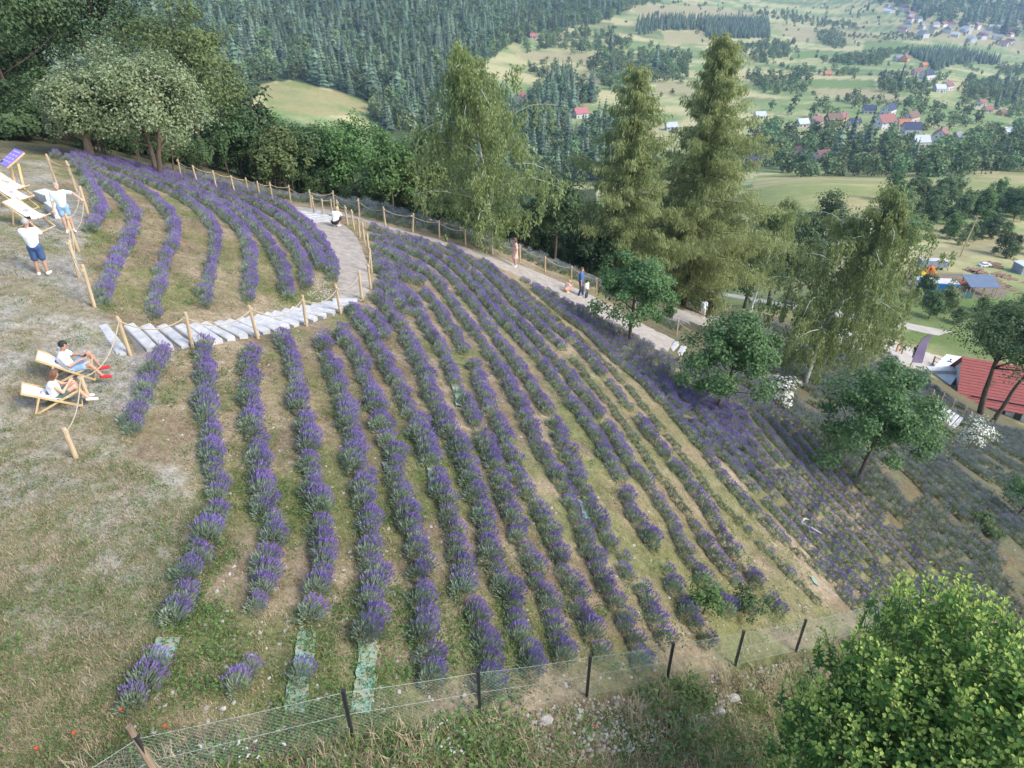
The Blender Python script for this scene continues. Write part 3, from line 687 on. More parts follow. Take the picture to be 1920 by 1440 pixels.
def birch(seed, H, cr, nl=26, ns=420, leaf=.13, base=.2, lean=(0, 0), sparse=0.0):
    """white trunk, rising limbs that arch over, curtains of hanging twigs through the whole crown"""
    g = np.random.default_rng(seed); T = TreeM(); tr = H*.0115
    tp = limb((0, 0, -.2), (lean[0], lean[1], 1), H*.97+.2, 16, g, .03, .04); T.w.tube(tp, np.linspace(tr, tr*.10, 17), 8)
    def prof(f):
        q = np.clip((f-base)/(1-base), 0, 1); return np.clip(np.sin(math.pi*np.clip(q*.80+.19, 0, 1))**.75*(1-.35*q), .10, 1)
    lob = lambda a, f: 1+.28*math.sin(2*a+seed+f*5)+.18*math.sin(5*a+f*9+seed)
    hang = []
    for i in range(nl):
        f = base+(.95-base)*(i/(nl-1))**.9; k = f*16; k0 = int(min(15, k)); p0 = tp[k0]+(tp[k0+1]-tp[k0])*(k-k0); a = i*2.4+g.uniform(-.5, .5)
        L_ = cr*prof(f)*lob(a, f)*g.uniform(.8, 1.15); el = g.uniform(1.0, 2.0)
        b = limb(p0, (math.cos(a), math.sin(a), el), L_*1.45, 8, g, 0, .09, .16); T.w.tube(b, np.linspace(tr*.26*(1.1-f*.6), .006, 9), 5)
        for j in range(2, 9):
            for _ in range(2): hang.append((b[j]+g.normal(0, .25, 3), 1.0))
    for i in range(ns):
        f = base+(1.0-base)*g.random()**.85; k = min(15.999, f*16); k0 = int(k); c = tp[k0]+(tp[k0+1]-tp[k0])*(k-k0); a = g.uniform(0, 6.283)
        if fbm(a*1.3+seed, f*9, seed % 40, 3) < sparse: continue
        r_ = cr*prof(f)*lob(a, f)*g.random()**.42; hang.append((c+np.array([math.cos(a)*r_, math.sin(a)*r_, .35+g.normal(0, .25)]), 1.0))
    for h, _ in hang:
        L_ = g.uniform(.5, 1.7)*(H/15); m = g.integers(3, 6)
        for _ in range(m):
            n = int(4+L_*7); t = np.sort(g.random(n)); o_ = g.normal(0, .13, 2); l2 = L_*g.uniform(.6, 1.1)
            P = np.stack([h[0]+o_[0]+g.normal(0, .05, n), h[1]+o_[1]+g.normal(0, .05, n), h[2]-t*l2-.3*(o_[0]**2+o_[1]**2)**.5], -1)
            Dn = unit(np.stack([g.normal(0, .4, n), g.normal(0, .4, n), -np.ones(n)], -1)); Nn = unit(np.cross(Dn, g.normal(size=(n, 3))))
            T.put(P, Nn, leaf*g.uniform(.9, 1.6, n), leaf*.6*g.uniform(.7, 1.2, n), Dn)
    return T
def larch(seed, H, cr, nb=150, base=.1):
    g = np.random.default_rng(seed); T = TreeM(); tr = H*.013
    tp = limb((0, 0, -.2), (0, 0, 1), H+.2, 14, g, .05, .012); T.w.tube(tp, np.linspace(tr, .02, 15), 8)
    for i in range(nb):
        f = base+(1-base)*((i+g.random())/nb); k = f*14; k0 = int(min(13, k)); p0 = tp[k0]+(tp[k0+1]-tp[k0])*(k-k0)
        a = i*2.399+g.uniform(-.4, .4)
        L_ = cr*min(1.0, .14+1.12*(1-f))*g.uniform(.5, 1.15)*(1+.2*math.sin(a*2+seed))
        if f < .2: L_ *= .75
        b = limb(p0, (math.cos(a), math.sin(a), .12), L_, 7, g, .04, .07, .03)
        T.w.tube(b, np.linspace(.05*(1.15-f), .01, 8), 4)
        m = int(14+L_*24)
        for _ in range(m):
            t = g.random()**.75*7; k0 = int(min(6, t)); h = b[k0]+(b[k0+1]-b[k0])*(t-k0)+g.normal(0, .10+.05*L_, 3)*np.array([1, 1, .45])
            hl = g.uniform(.18, .75)*(.5+.5*min(1, L_/2)); n = 5
            tt = np.sort(g.random(n)); P = np.stack([h[0]+g.normal(0, .07, n), h[1]+g.normal(0, .07, n), h[2]-tt*hl], -1)
            Dn = unit(np.stack([g.normal(0, .4, n)+math.cos(a)*.25, g.normal(0, .4, n)+math.sin(a)*.25, -np.ones(n)*.9], -1))
            T.put(P, unit(np.cross(Dn, g.normal(size=(n, 3)))), g.uniform(.2, .42, n), g.uniform(.05, .10, n), Dn)
    return T
def spruce(seed, H, cr, tiers=13, per=11):
    """ragged drooping tiers"""
    g = np.random.default_rng(seed); w_ = MB(); w_.tube([(0, 0, -.5), (0, 0, H*.5), (0, 0, H*.98)], [H*.014, H*.008, .03], 5)
    V = []; Fc = []; n = 0
    for i in range(tiers):
        f = i/(tiers-1); z = H*(.08+.9*f); r = cr*(1-f)**.85*g.uniform(.85, 1.12)+.12
        for j in range(per if f < .7 else per-4):
            a = j/per*2*math.pi+i*.7+g.uniform(-.25, .25); L_ = r*g.uniform(.7, 1.15); dr = L_*g.uniform(.35, .6); wd = L_*g.uniform(.3, .5)+.15
            e = np.array([math.cos(a), math.sin(a), 0]); s_ = np.array([-e[1], e[0], 0]); c = np.array([0, 0, z])
            V += [c+np.array([0, 0, H*.05]), c+e*L_*.6+s_*wd-np.array([0, 0, dr*.6]), c+e*L_-np.array([0, 0, dr]), c+e*L_*.6-s_*wd-np.array([0, 0, dr*.6])]
            Fc += [[n, n+1, n+2], [n, n+2, n+3]]; n += 4
    return w_, np.array(V), np.array(Fc)
# leaf colours
lf_ash = LM('dark_ash_leaves', (.045,.085,.034), (.09,.14,.055), .25, .12)
lf_green = LM('fresh_green_leaves', (.08,.155,.045), (.16,.26,.085), .3, .15)
lf_mid = LM('mid_green_leaves', (.065,.115,.042), (.125,.19,.075), .28, .18)
lf_round = LM('young_maple_leaves', (.06,.135,.048), (.16,.27,.10), .35, .08)
lf_apple = LM('silvery_apple_leaves', (.13,.18,.07), (.32,.37,.21), .3, .05)
lf_olive = LM('olive_leaves', (.10,.145,.05), (.19,.24,.09), .3, .1)
lf_birch = LM('birch_leaves', (.17,.225,.075), (.34,.39,.17), .5, .08)
lf_larch = LM('larch_needles', (.22,.27,.10), (.42,.45,.20), .5, .05)
lf_spruce = LM('spruce_needles', (.07,.115,.07), (.15,.21,.125), .15, .42)
lf_far = LM('distant_leaves', (.085,.145,.055), (.18,.25,.10), .2, .4)
lf_hazel = LM('hazel_leaves', (.06,.145,.03), (.15,.275,.055), .35, .05)
lf_hazel2 = LM('young_hazel_leaves', (.30,.43,.08), (.52,.62,.16), .4, .05)
lf_white = LM('white_blossom', (.60,.58,.50), (.80,.78,.70), .3, .05)
TREES = {}
def tree_obj(name, label, T, loc, bark, leafm, seed=1, group=None, rz=0.0, rnd=False, cat='tree', scale=1.0):
    tm, cm = T.meshes(name, bark, leafm, np.random.default_rng(seed), rnd) if isinstance(T, TreeM) else T
    t = thing(name, label, cat, loc, rz, group); t.scale = (scale,)*3
    mkobj('trunk', tm, t); mkobj('crown', cm, t); return t
def base(u, v, tmax=90.0): return at(u, v, tmax)

# the three young round trees standing in the lavender
tree_obj('maple_tree', 'small round green tree in the lavender beside the outer path', broadleaf(11, 4.6, 2.0, 1.0, 52, 190, .15, tr=.085, flat=.7, csig=.29, lumpy=.42), base(1180,640), bark_m, lf_round, 1, 'round trees in the lavender')
tree_obj('maple_tree', 'small round green tree at the edge of the purple rows, beside a white bush', broadleaf(12, 4.7, 2.1, .85, 56, 190, .15, tr=.085, flat=.7, csig=.29, lumpy=.42, lean=(.25, 0)), base(1345,768), bark_m, lf_round, 2, 'round trees in the lavender')
tree_obj('maple_tree', 'round green tree with leaning trunk on the grey lavender slope', broadleaf(13, 5.6, 2.45, .95, 62, 200, .16, tr=.095, flat=.7, csig=.29, lumpy=.42, lean=(.5, .1)), base(1605,905), bark_m, lf_round, 3, 'round trees in the lavender')
tree_obj('maple_tree', 'small dark green tree at the right edge above the hazel', broadleaf(14, 2.6, 1.3, .5, 26, 80, .14, tr=.05), base(1905,972), bark_m, lf_round, 4, 'round trees in the lavender')
# silvery apple trees over the terrace
pB_ = base(297,330); tree_obj('apple_tree', 'silvery green apple tree with two stems behind the upper lavender terrace', broadleaf(21, htop(pB_, 82), 3.2, .95, 170, 160, .16, stems=2, tr=.20, flat=.9, csig=.25, lumpy=.3), pB_, bark_l, lf_apple, 5)
pB_ = base(172,303); tree_obj('apple_tree', 'silvery green apple tree with a thick trunk nearest the dark woods', broadleaf(22, htop(pB_, 118), 2.0, 1.0, 80, 150, .16, tr=.22, flat=.9, csig=.28, lean=(.35, 0)), pB_, bark_l, lf_apple, 6)
# birches
pB_ = base(921,474); tree_obj('birch_tree', 'tall weeping birch beyond the rope fence in the middle', birch(31, htop(pB_, 82), 3.5, 30, 400, .16, .14), pB_, birch_m, lf_birch, 7)
pB_ = at_y(1405, 66); tree_obj('birch_tree', 'slim birch with a pale forked trunk behind the lower path', birch(32, htop(pB_, 362), 2.7, 22, 130, .16, .30, sparse=.4), pB_, birch_m, lf_birch, 8)
pB_ = base(1510,718); tree_obj('birch_tree', 'large weeping birch with bare white limbs on the right slope', birch(33, htop(pB_, 345), 3.9, 30, 560, .17, .12, lean=(.06, 0), sparse=.12), pB_, birch_m, lf_birch, 9, rz=1.0)
pB_ = base(1622,682,110); tree_obj('birch_tree', 'small leaning birch beside the farm road', birch(34, htop(pB_, 560), 2.0, 14, 60, .16, .25, lean=(.15, 0)), pB_, birch_m, lf_birch, 10)
pB_ = at_y(1335, 64); tree_obj('birch_tree', 'leaning birch half hidden behind the tall larch', birch(35, htop(pB_, 400), 2.6, 16, 80, .16, .4, lean=(.12, .05)), pB_, birch_m, lf_birch, 15)
# larches
pB_ = at_y(1160, 57); tree_obj('larch_tree', 'olive green larch left of the tallest larch', larch(41, htop(pB_, 122), 6.0, 140, .08), pB_, bark_m, lf_larch, 11)
pB_ = at_y(1282, 61); tree_obj('larch_tree', 'tallest yellow green larch with drooping branches', larch(42, htop(pB_, 62), 7.4, 200, .04), pB_, bark_m, lf_larch, 12, rz=.7)
# right-hand tree by the house
tree_obj('ash_tree', 'dark spreading tree with thick trunk in front of the red roof', broadleaf(51, htop(base(1838,776,110), 560), 4.2, 5.2, 80, 120, .24, tr=.28, flat=.7), base(1838,776,110), bark_m, lf_mid, 13)
tree_obj('ash_tree', 'dark leaning tree at the right edge beside the red roof', broadleaf(52, htop(base(1860,792,110), 590), 3.8, 5.0, 70, 110, .24, tr=.2, flat=.7, lean=(1.6, .4)), base(1860,792,110), bark_m, lf_mid, 14)
# forest edge behind the terrace and the outer fence
EDGE_T = [  # u, depth, height, crown radius, crown base, kind, label
 (40, 50, 23, 6.8, 4.0, 'ash', 'huge dark leafy tree in the top left corner'),
 (225, 57, 25, 6.0, 5.0, 'ash', 'tall dark tree rising behind the silvery apple trees'),
 (-90, 44, 22, 6.0, 3.0, 'ash', 'dark tree cut by the left edge above the sign'),
 (385, 55, 18.5, 5.0, 2.2, 'olive', 'tall egg shaped green tree right of the apple trees'),
 (120, 66, 24, 6.0, 4.0, 'ash', 'dark tree deep in the woods at the left'),
 (20, 41, 6.0, 2.6, .6, 'mid', 'low leafy bush tree in shade behind the sign'),
 (235, 49, 5.5, 2.6, .5, 'ash', 'low dark undergrowth tree between the apple trunks'),
 (370, 52, 5.0, 2.2, .4, 'ash', 'low dark undergrowth tree right of the apple trees'),
 (455, 57, 8.5, 2.9, .8, 'mid', 'green tree left of the olive shrub at the woods edge'),
 (538, 56, 7.2, 2.8, .8, 'olive', 'olive green spreading tree at the woods edge'),
 (598, 60, 11.0, 3.0, 1.0, 'mid', 'grey green tree right of the olive one'),
 (560, 70, 13.0, 4.0, 1.0, 'mid', 'green tree behind the olive one'),
 (668, 60, 12.0, 4.0, 1.2, 'green', 'broad bright green tree left of the weeping birch'),
 (620, 68, 14.0, 4.0, 1.2, 'green', 'light green tree top behind the woods edge'),
 (738, 52, 7.5, 2.3, .7, 'green', 'small fresh green tree close behind the rope fence'),
 (800, 54, 9.8, 2.7, 1.2, 'olive', 'brownish green tree left of the weeping birch'),
 (770, 62, 11.5, 3.2, 1.0, 'green', 'yellow green tree behind the brownish one'),
 (860, 60, 8.5, 2.8, .5, 'mid', 'dark green tree behind the weeping birch'),
 (1040, 54, 7.6, 2.3, .9, 'ash', 'dark round tree right of the weeping birch'),
 (985, 58, 6.0, 2.4, .4, 'ash', 'dark low tree beneath the weeping birch'),
 (1105, 56, 5.0, 2.2, .3, 'ash', 'dark low tree left of the larches'),
 (1150, 54, 4.2, 1.9, .2, 'mid', 'low green shrub tree at the foot of the larches'),
 (1075, 63, 9.5, 2.6, 1.0, 'mid', 'slim green tree between birch and larch'),
 (1235, 66, 7.0, 2.6, .4, 'mid', 'dark tree between the two larches'),
 (1395, 82, 9.5, 3.2, .6, 'mid', 'leafy tree behind the slim birch'),
 (1470, 86, 11.5, 3.4, .8, 'mid', 'green tree left of the large birch'),
 (1440, 98, 12.0, 3.6, .8, 'mid', 'darker green tree further behind the slim birch'),
 (1530, 120, 15.0, 4.0, 1.0, 'ash', 'dark green round tree above the large birch'),
 (1495, 122, 11.0, 3.6, .8, 'green', 'light green tree beside the dark round one'),
 (1690, 130, 11.0, 3.6, .8, 'green', 'light green bush tree beside the grey tank trailer'),
]
VT = {40: -120, 225: -110, -90: -100, 385: -15, 120: -40, 20: 225, 235: 255, 370: 262, 455: 205, 538: 243, 598: 220, 560: 222, 668: 213, 620: 228, 738: 258, 800: 248, 770: 252, 860: 300, 1040: 328, 985: 385, 1105: 430, 1150: 458, 1075: 350, 1235: 330, 1395: 395, 1470: 400, 1440: 382, 1530: 358, 1495: 392, 1690: 400}
LFM = {'ash': lf_ash, 'mid': lf_mid, 'green': lf_green, 'olive': lf_olive}
for i, (u, y, H, r, b_, k, lab) in enumerate(EDGE_T):
    pE = at_y(u, y); H0 = H; H = htop(pE, VT[u]) if u in VT else H; r = r*min(1.15, max(.75, (H/H0)**.5)); big = H > 16
    tree_obj('forest_tree', lab, broadleaf(300+i, H, r, b_, int(34+r*r*(2.6 if big else 4)), 95 if big else 85, .26 if y < 75 else .36, tr=H*.016, flat=.75, csig=.26 if big else .31, lumpy=.4), pE, bark_m, LFM[k], 60+i, 'trees at the edge of the woods')
# more stems filling the woods behind that edge, too many to tell apart
def far_tree_mesh(seed, H, cr, base_, ncl, per, leaf, bark, leafm, nm):
    T = broadleaf(seed, H, cr, base_, ncl, per, leaf, tr=H*.016, flat=.8, csig=.36, lumpy=.35)
    P = np.vstack(T.P); N = np.vstack(T.N); L_ = np.concatenate(T.L); W_ = np.concatenate(T.W)
    V, Fc = leaves(P, N, L_, W_*1.3, np.random.default_rng(seed), .18)
    V0 = np.vstack(T.w.V)
    return proto(nm, mkmesh(nm, np.vstack([V0, V]), T.w.F+[Fc+len(V0)], [bark, leafm], [0]*len(T.w.F)+[1]))
wood_forms = [far_tree_mesh(500+i, 12+i, 3.6, -1.0, 32, 34, .55, bark_m, [lf_mid, lf_ash, lf_mid, lf_green][i], 'woods_form_%d' % i) for i in range(4)]
far_forms = [far_tree_mesh(520+i, 10+i*1.2, 4.2, -2.2, 18, 14, 1.35, bark_m, lf_far, 'distant_form_%d' % i) for i in range(4)]
def spruce_form(i):
    w_, V, Fc = spruce(540+i, 20+i*2.2, 4.3+.35*i); V0 = np.vstack(w_.V)
    return proto('distant_form_%d' % (4+i), mkmesh('distant_form_%d' % (4+i), np.vstack([V0, V]), w_.F+[Fc+len(V0)], [bark_m, lf_spruce], [0]*len(w_.F)+[1]))
far_forms += [spruce_form(i) for i in range(4)]
def fill(poly, spacing, rmin=75, rmax=2600, jit=.5, xr=None, yr=None, p=1.0, seed=0):
    """jittered planting inside an outline drawn on the photograph"""
    pu_, pv_ = np.array(poly).T
    H_ = hit(np.clip(pu_, -300, 2250), np.clip(pv_, -60, 1500)); H_ = H_[np.hypot(H_[:, 0], H_[:, 1]) > rmin*.5]
    x0, x1 = H_[:, 0].min()-60, H_[:, 0].max()+60; y0, y1 = max(20, H_[:, 1].min()-60), min(2500, H_[:, 1].max()*1.08+60)
    if xr: x0, x1 = xr
    if yr: y0, y1 = yr
    X, Y = np.meshgrid(np.arange(x0, x1, spacing), np.arange(y0, y1, spacing)); g = np.random.default_rng(900+seed)
    X = X+g.uniform(-jit, jit, X.shape)*spacing; Y = Y+g.uniform(-jit, jit, Y.shape)*spacing
    Z = gz(X, Y); u, v = project(X, Y, Z); r_ = np.hypot(X, Y)
    ok = inpoly(u, v, poly) & (r_ > rmin) & (r_ < rmax) & (g.random(X.shape) < p)
    return np.stack([X[ok], Y[ok], Z[ok]], -1)
def wood(name, P, mix, label, szr=(.75, 1.15), forms_=None, n0=4):
    g = np.random.default_rng(len(P)+17); n = len(P)
    pick = np.where(g.random(n) < mix, n0+g.integers(0, 4, n), g.integers(0, 4, n))
    szs = g.uniform(*szr, n)*np.where(pick >= n0, g.uniform(.6, 1.1, n), g.uniform(.9, 1.35, n) if mix > .3 else 1.0)
    return scatter(name, P-np.array([0, 0, .3]), g.uniform(0, 6.28, n), szs, pick, forms_ or far_forms, label, 'forest')

# ------------------------------------------------------------------ where the valley houses stand
VH = [ # u, v(base), width px, wall, roof, turn, label
 (1527,236,24,'white','mauve',.5,'white house with mauve roof at the left of the village'), (1503,237,20,'grey','pale',.2,'low house with pale sheet roof at the left end of the village'), (1561,232,26,'wood','brown',.1,'brown roofed house left of the yellow one'),
 (1577,226,20,'yellow','red',.6,'yellow house with red roof'), (1600,236,20,'cream','navy',.1,'house with blue grey roof beside the big white house'), (1628,212,20,'grey','navy',-.2,'grey house with slate roof behind the village trees'), (1664,214,26,'white','navy',.7,'white gabled house with dark blue roof'),
 (1655,240,34,'white','red',.3,'big white house with red roof in the middle of the village'), (1672,236,26,'white','red',1.2,'red roofed wing of the big white house'), (1692,238,20,'pink','orange',-.1,'small orange red roofed house right of the big white one'), (1706,228,26,'pink','brown',.5,'brown roofed house at the right of the village'),
 (1706,250,28,'grey','navy',-.1,'dark blue roofed house below the brown one'), (1760,266,34,'white','red',.9,'white house with steep red roof in front of the woods'), (1722,274,28,'white','pale',0,'long white flat house left of the steep red roof'), (1792,262,14,'grey','grey',.6,'small grey house right of the steep red roof'),
 (1494,290,22,'white','mauve',.8,'small house with mauve grey roof among the near trees'), (1540,300,26,'cream','mauve',.3,'cream house with mauve red roof among the near trees'), (1508,304,22,'grey','navy',0,'dark blue roof between the two mauve roofed houses'),
 (976,188,20,'white','red',.9,'white house with red roof edge beside the birch top'), (1088,220,24,'white','pinkred',.3,'white house with bright red roof between birch and larch'), (1000,72,9,'white','pinkred',0,'tiny red roof in the far forest'),
 (1695,116,18,'orange','mauve',.8,'orange and white house before the pine block'), (1683,114,14,'white','grey',.2,'white house left of the orange one'), (1731,126,12,'orange','orange',.3,'small orange house below the pine block'), (1736,148,22,'white','navy',.4,'white house with dark blue roof below the pines'), (1718,141,16,'pink','mauve',.1,'mauve roofed house left of the dark blue roof'),
 (1774,168,20,'white','mauve',.5,'white house with mauve roof on the right slope'), (1760,172,18,'white','pale',0,'low white building left of the mauve roof'), (1551,142,9,'orange','orange',0,'tiny orange hut in the far hedges'), (1838,198,16,'white','red',.4,'white house with red roof in the right trees'), (1850,210,14,'grey','red',.1,'small red roofed shed in the right trees'),
 (1876,216,14,'orange','brown',.5,'small orange house at the far right trees'), (1884,252,18,'grey','pale',.2,'grey house at the far right edge of the woods'), (1424,222,12,'white','pale',0,'small white hut on the green field left of the village'), (1400,300,14,'grey','navy',.2,'dark blue roof at the edge of the larch'), (1415,312,16,'grey','navy',.1,'lower dark blue roof right of the larch'), (1258,243,12,'white','pale',0,'pale hut between the larches')]
def clear_view(P_):
    """leave the houses' fronts open as in the photograph"""
    u, v = project(P_[:, 0], P_[:, 1], P_[:, 2]); ok = np.ones(len(P_), bool)
    for h in VH: ok &= ~((np.abs(u-h[0]) < h[2]*.75+4) & (v > h[1]-6) & (v < h[1]+(26 if h[1] > 160 else 13)))
    return P_[ok]
# ------------------------------------------------------------------ woods, seen as masses
P = fill([(-300,100),(430,200),(480,210),(560,214),(700,244),(860,262),(1060,330),(1060,480),(430,350),(-300,300)], 6.0, 72, 330, seed=1)
P2 = np.array([at_y(u, y) for u, y in [(R.uniform(-150, 1120), R.uniform(72, 130)) for _ in range(150)]])
P = np.vstack([P, P2]); g_ = np.random.default_rng(3)
scatter('woodland', P-np.array([0, 0, .3]), g_.uniform(0, 6.28, len(P)), g_.uniform(.55, .85, len(P)), g_.integers(0, 4, len(P)), wood_forms, 'leafy woods on the slope below the rope fence', 'forest')
P = fill([(-250,-50),(1000,-50),(1000,20),(925,105),(865,140),(855,260),(700,245),(692,190),(640,170),(545,150),(485,155),(440,225),(300,200),(-250,150)], 7.6, 200, 2300, seed=2)
wood('mountain_forest', P, .45, 'dense spruce forest covering the far mountainside', (.7, 1.1))
P = fill([(700,-50),(1190,-50),(1192,8),(1130,45),(1000,65),(940,95),(880,100),(800,40)], 10.0, 300, 2400, seed=3)
wood('upper_forest', P, .12, 'leafy forest on the upper mountainside beside the pale fields', (.8, 1.4))
P = np.vstack([fill([(985,200),(1010,165),(1050,150),(1125,185),(1075,205),(1110,232),(1210,240),(1210,345),(1000,345)], 8.0, 250, 700, seed=4), fill([(850,205),(985,200),(1000,345),(850,300)], 8.0, 200, 700, seed=5)])
P = clear_view(P); wood('valley_forest', P, .4, 'forest in the valley bottom behind the birch', (.7, 1.1))
BELTS = [([(920,65),(1000,53),(1100,62),(1203,75),(1180,90),(1090,100),(1047,92),(935,92)], 9, .1, .62), ([(985,118),(1062,115),(1062,142),(985,145)], 9, .1, .62), ([(1103,118),(1150,103),(1295,103),(1300,148),(1235,156),(1170,170),(1137,168),(1106,135)], 8, .1, .85),
 ([(1194,45),(1220,38),(1316,38),(1316,57),(1220,58),(1210,67),(1194,66)], 6.5, .9, 1), ([(1316,38),(1440,40),(1443,72),(1322,72)], 6.5, .9, 1), ([(1380,15),(1520,34),(1605,48),(1605,56),(1520,50),(1440,35)], 13, .1, .9),
 ([(1525,60),(1582,68),(1585,94),(1540,85)], 10, .1, .9), ([(1387,85),(1488,80),(1480,108),(1420,120),(1387,100)], 10, .1, .75), ([(1395,140),(1520,150),(1526,176),(1430,178)], 9, .1, .8), ([(1530,118),(1665,101),(1665,120),(1590,124)], 9, .1, .8), ([(1485,136),(1605,134),(1605,144),(1485,144)], 9, .1, .7),
 ([(1702,101),(1785,97),(1875,116),(1868,122),(1800,120),(1740,138),(1725,116)], 7, .85, 1), ([(1650,154),(1762,146),(1755,172),(1650,176)], 9, .2, .9), ([(1810,150),(1990,155),(1990,190),(1820,188)], 10, .2, .9), ([(1868,128),(1990,124),(1990,150),(1875,142)], 12, .1, .9),
 ([(1195,0),(1240,0),(1235,10),(1190,12)], 14, .1, 1), ([(1060,85),(1240,90),(1240,100),(1060,104)], 14, .1, .5), ([(1400,30),(1640,0),(1690,30),(1650,70),(1500,30)], 30, .2, .5)]
PB = [clear_view(fill(pl, s_, 250, 2400, seed=20+i, p=p_)) for i, (pl, s_, m_, p_) in enumerate(BELTS)]
mx = np.concatenate([np.full(len(q_), b_[2]) for q_, b_ in zip(PB, BELTS)]); PB = np.vstack(PB); g_ = np.random.default_rng(8)
sc_b = g_.uniform(.45, .95, len(PB))
scatter('hedgerow_trees', PB-np.array([0, 0, .3]), g_.uniform(0, 6.28, len(PB)), np.where(mx > .5, .55, sc_b), np.where(g_.random(len(PB)) < np.where(mx > .5, mx, mx*.2), 4+g_.integers(0, 4, len(PB)), g_.integers(0, 4, len(PB))), far_forms, 'belts of trees and pine blocks between the valley fields', 'forest')
P = fill([(1640,-50),(2100,-50),(2100,75),(1900,72),(1850,60),(1740,45),(1700,20),(1650,5)], 20.0, 900, 2550, seed=6)
wood('far_hill_forest', P, .2, 'blue hazy forest on the hill at the top right', (1.2, 1.9))
VIL = [(1392,275),(1440,245),(1480,252),(1500,262),(1580,255),(1700,262),(1800,272),(1990,225),(1990,322),(1830,328),(1760,352),(1700,332),(1560,330),(1500,335),(1392,305)]
P = fill(VIL, 8.5, 230, 700, seed=7, p=.95); P = P[~((np.abs(P[:, 0]-150) < 90) & (P[:, 1] < 285))]
P = clear_view(P); wood('village_woods', P, .03, 'band of leafy trees in front of the village houses', (.7, 1.15))
P = fill([(1440,205),(1800,170),(1990,170),(1990,212),(1790,250),(1500,245)], 15.0, 300, 900, seed=8, p=.8)
P = clear_view(P); wood('garden_trees', P, .04, 'scattered garden trees between the village houses', (.5, .95))
P = fill([(1200,0),(1900,30),(1920,160),(1100,170),(960,110),(1150,60)], 42.0, 300, 2000, seed=9, p=.6)
wood('field_shrubs', P, 0, 'single shrubs dotted over the far fields', (.3, .6))
Pu = np.array([at_y(R.uniform(-150, 400), R.uniform(42, 54)) for _ in range(90)]+[at_y(R.uniform(400, 1100), R.uniform(55, 64)) for _ in range(90)])
Pu = Pu[project(Pu[:, 0], Pu[:, 1], Pu[:, 2])[0]*0+np.where(Pu[:, 0] < -22, 1, 1)*(Pu[:, 1] > np.interp(Pu[:, 0], [-40, -24, -14, -6, 4, 12], [41, 43, 54, 53, 55, 58])) > 0]
scatter('undergrowth', Pu-np.array([0, 0, .2]), NR.uniform(0, 6.28, len(Pu)), NR.uniform(.16, .34, len(Pu)), NR.integers(0, 3, len(Pu)), wood_forms, 'dark shrubby undergrowth beneath the trees at the edge of the woods', 'undergrowth')
P = fill([(960,60),(1200,0),(1900,20),(1920,200),(1460,205),(1080,190),(960,120)], 8.0, 350, 1600, seed=10)
zz_ = (P[:, 2]+5*fbm(P[:, 0]*.006, P[:, 1]*.006, 61))/6.5; P = clear_view(P[(np.abs(zz_ % 1-.5) < .07) & (fbm(P[:, 0]*.012, P[:, 1]*.012, 62) > .47)])
wood('terrace_hedges', P, 0, 'thin hedges following the terrace edges of the far fields', (.25, .55))
# nearer trees one can tell apart
MID = [([(1660,372),(1800,368),(1812,412),(1770,428),(1660,430)], 5.4, 'leafy tree in the belt in front of the pale round meadow', 'meadow tree belt'),
       ([(1812,395),(1990,366),(1990,424),(1815,420)], 6.0, 'leafy tree in the dark belt at the right below the meadow', 'right tree belt'),
       ([(1762,436),(1845,432),(1890,444),(1886,456),(1775,462)], 4.6, 'bushy tree in the clump behind the power pole', 'pole tree clump'),
       ([(1850,468),(1990,464),(1990,494),(1860,486)], 4.6, 'bushy tree in the clump right of the scrap heaps', 'right bush clump'),
       ([(1705,558),(1735,553),(1760,580),(1990,590),(1990,640),(1840,632),(1790,612),(1705,602)], 4.0, 'bushy tree in the hedge below the sawmill yard', 'yard hedge')]
mid_meshes = [broadleaf(600+i, 8.5+i*.6, 3.0, -1.0, 46, 60, .5, tr=.14, flat=.8, csig=.36, lumpy=.35).meshes('hedge_tree', bark_m, [lf_mid, lf_green, lf_ash, lf_mid, lf_far][i], np.random.default_rng(i)) for i in range(5)]
for k, (pl, s_, lab, grp) in enumerate(MID):
    PM = fill(pl, s_, 70, 320, seed=40+k, p=.92); PM = PM[np.random.default_rng(k).permutation(len(PM))[:75]]; PM = PM[np.argsort(project(PM[:, 0], PM[:, 1], PM[:, 2])[0])]
    for nth, p in enumerate(PM):
        sc1 = R.uniform(.55, 1.0)*(.6 if k == 4 else (.75 if k in (2, 3) else 1.0))
        tree_obj('hedge_tree', '%s from the left, %s' % (ordinal(nth+1), lab), mid_meshes[R.randrange(5)], p-np.array([0, 0, .7]), None, None, group=grp, rz=R.uniform(0, 6), scale=sc1)

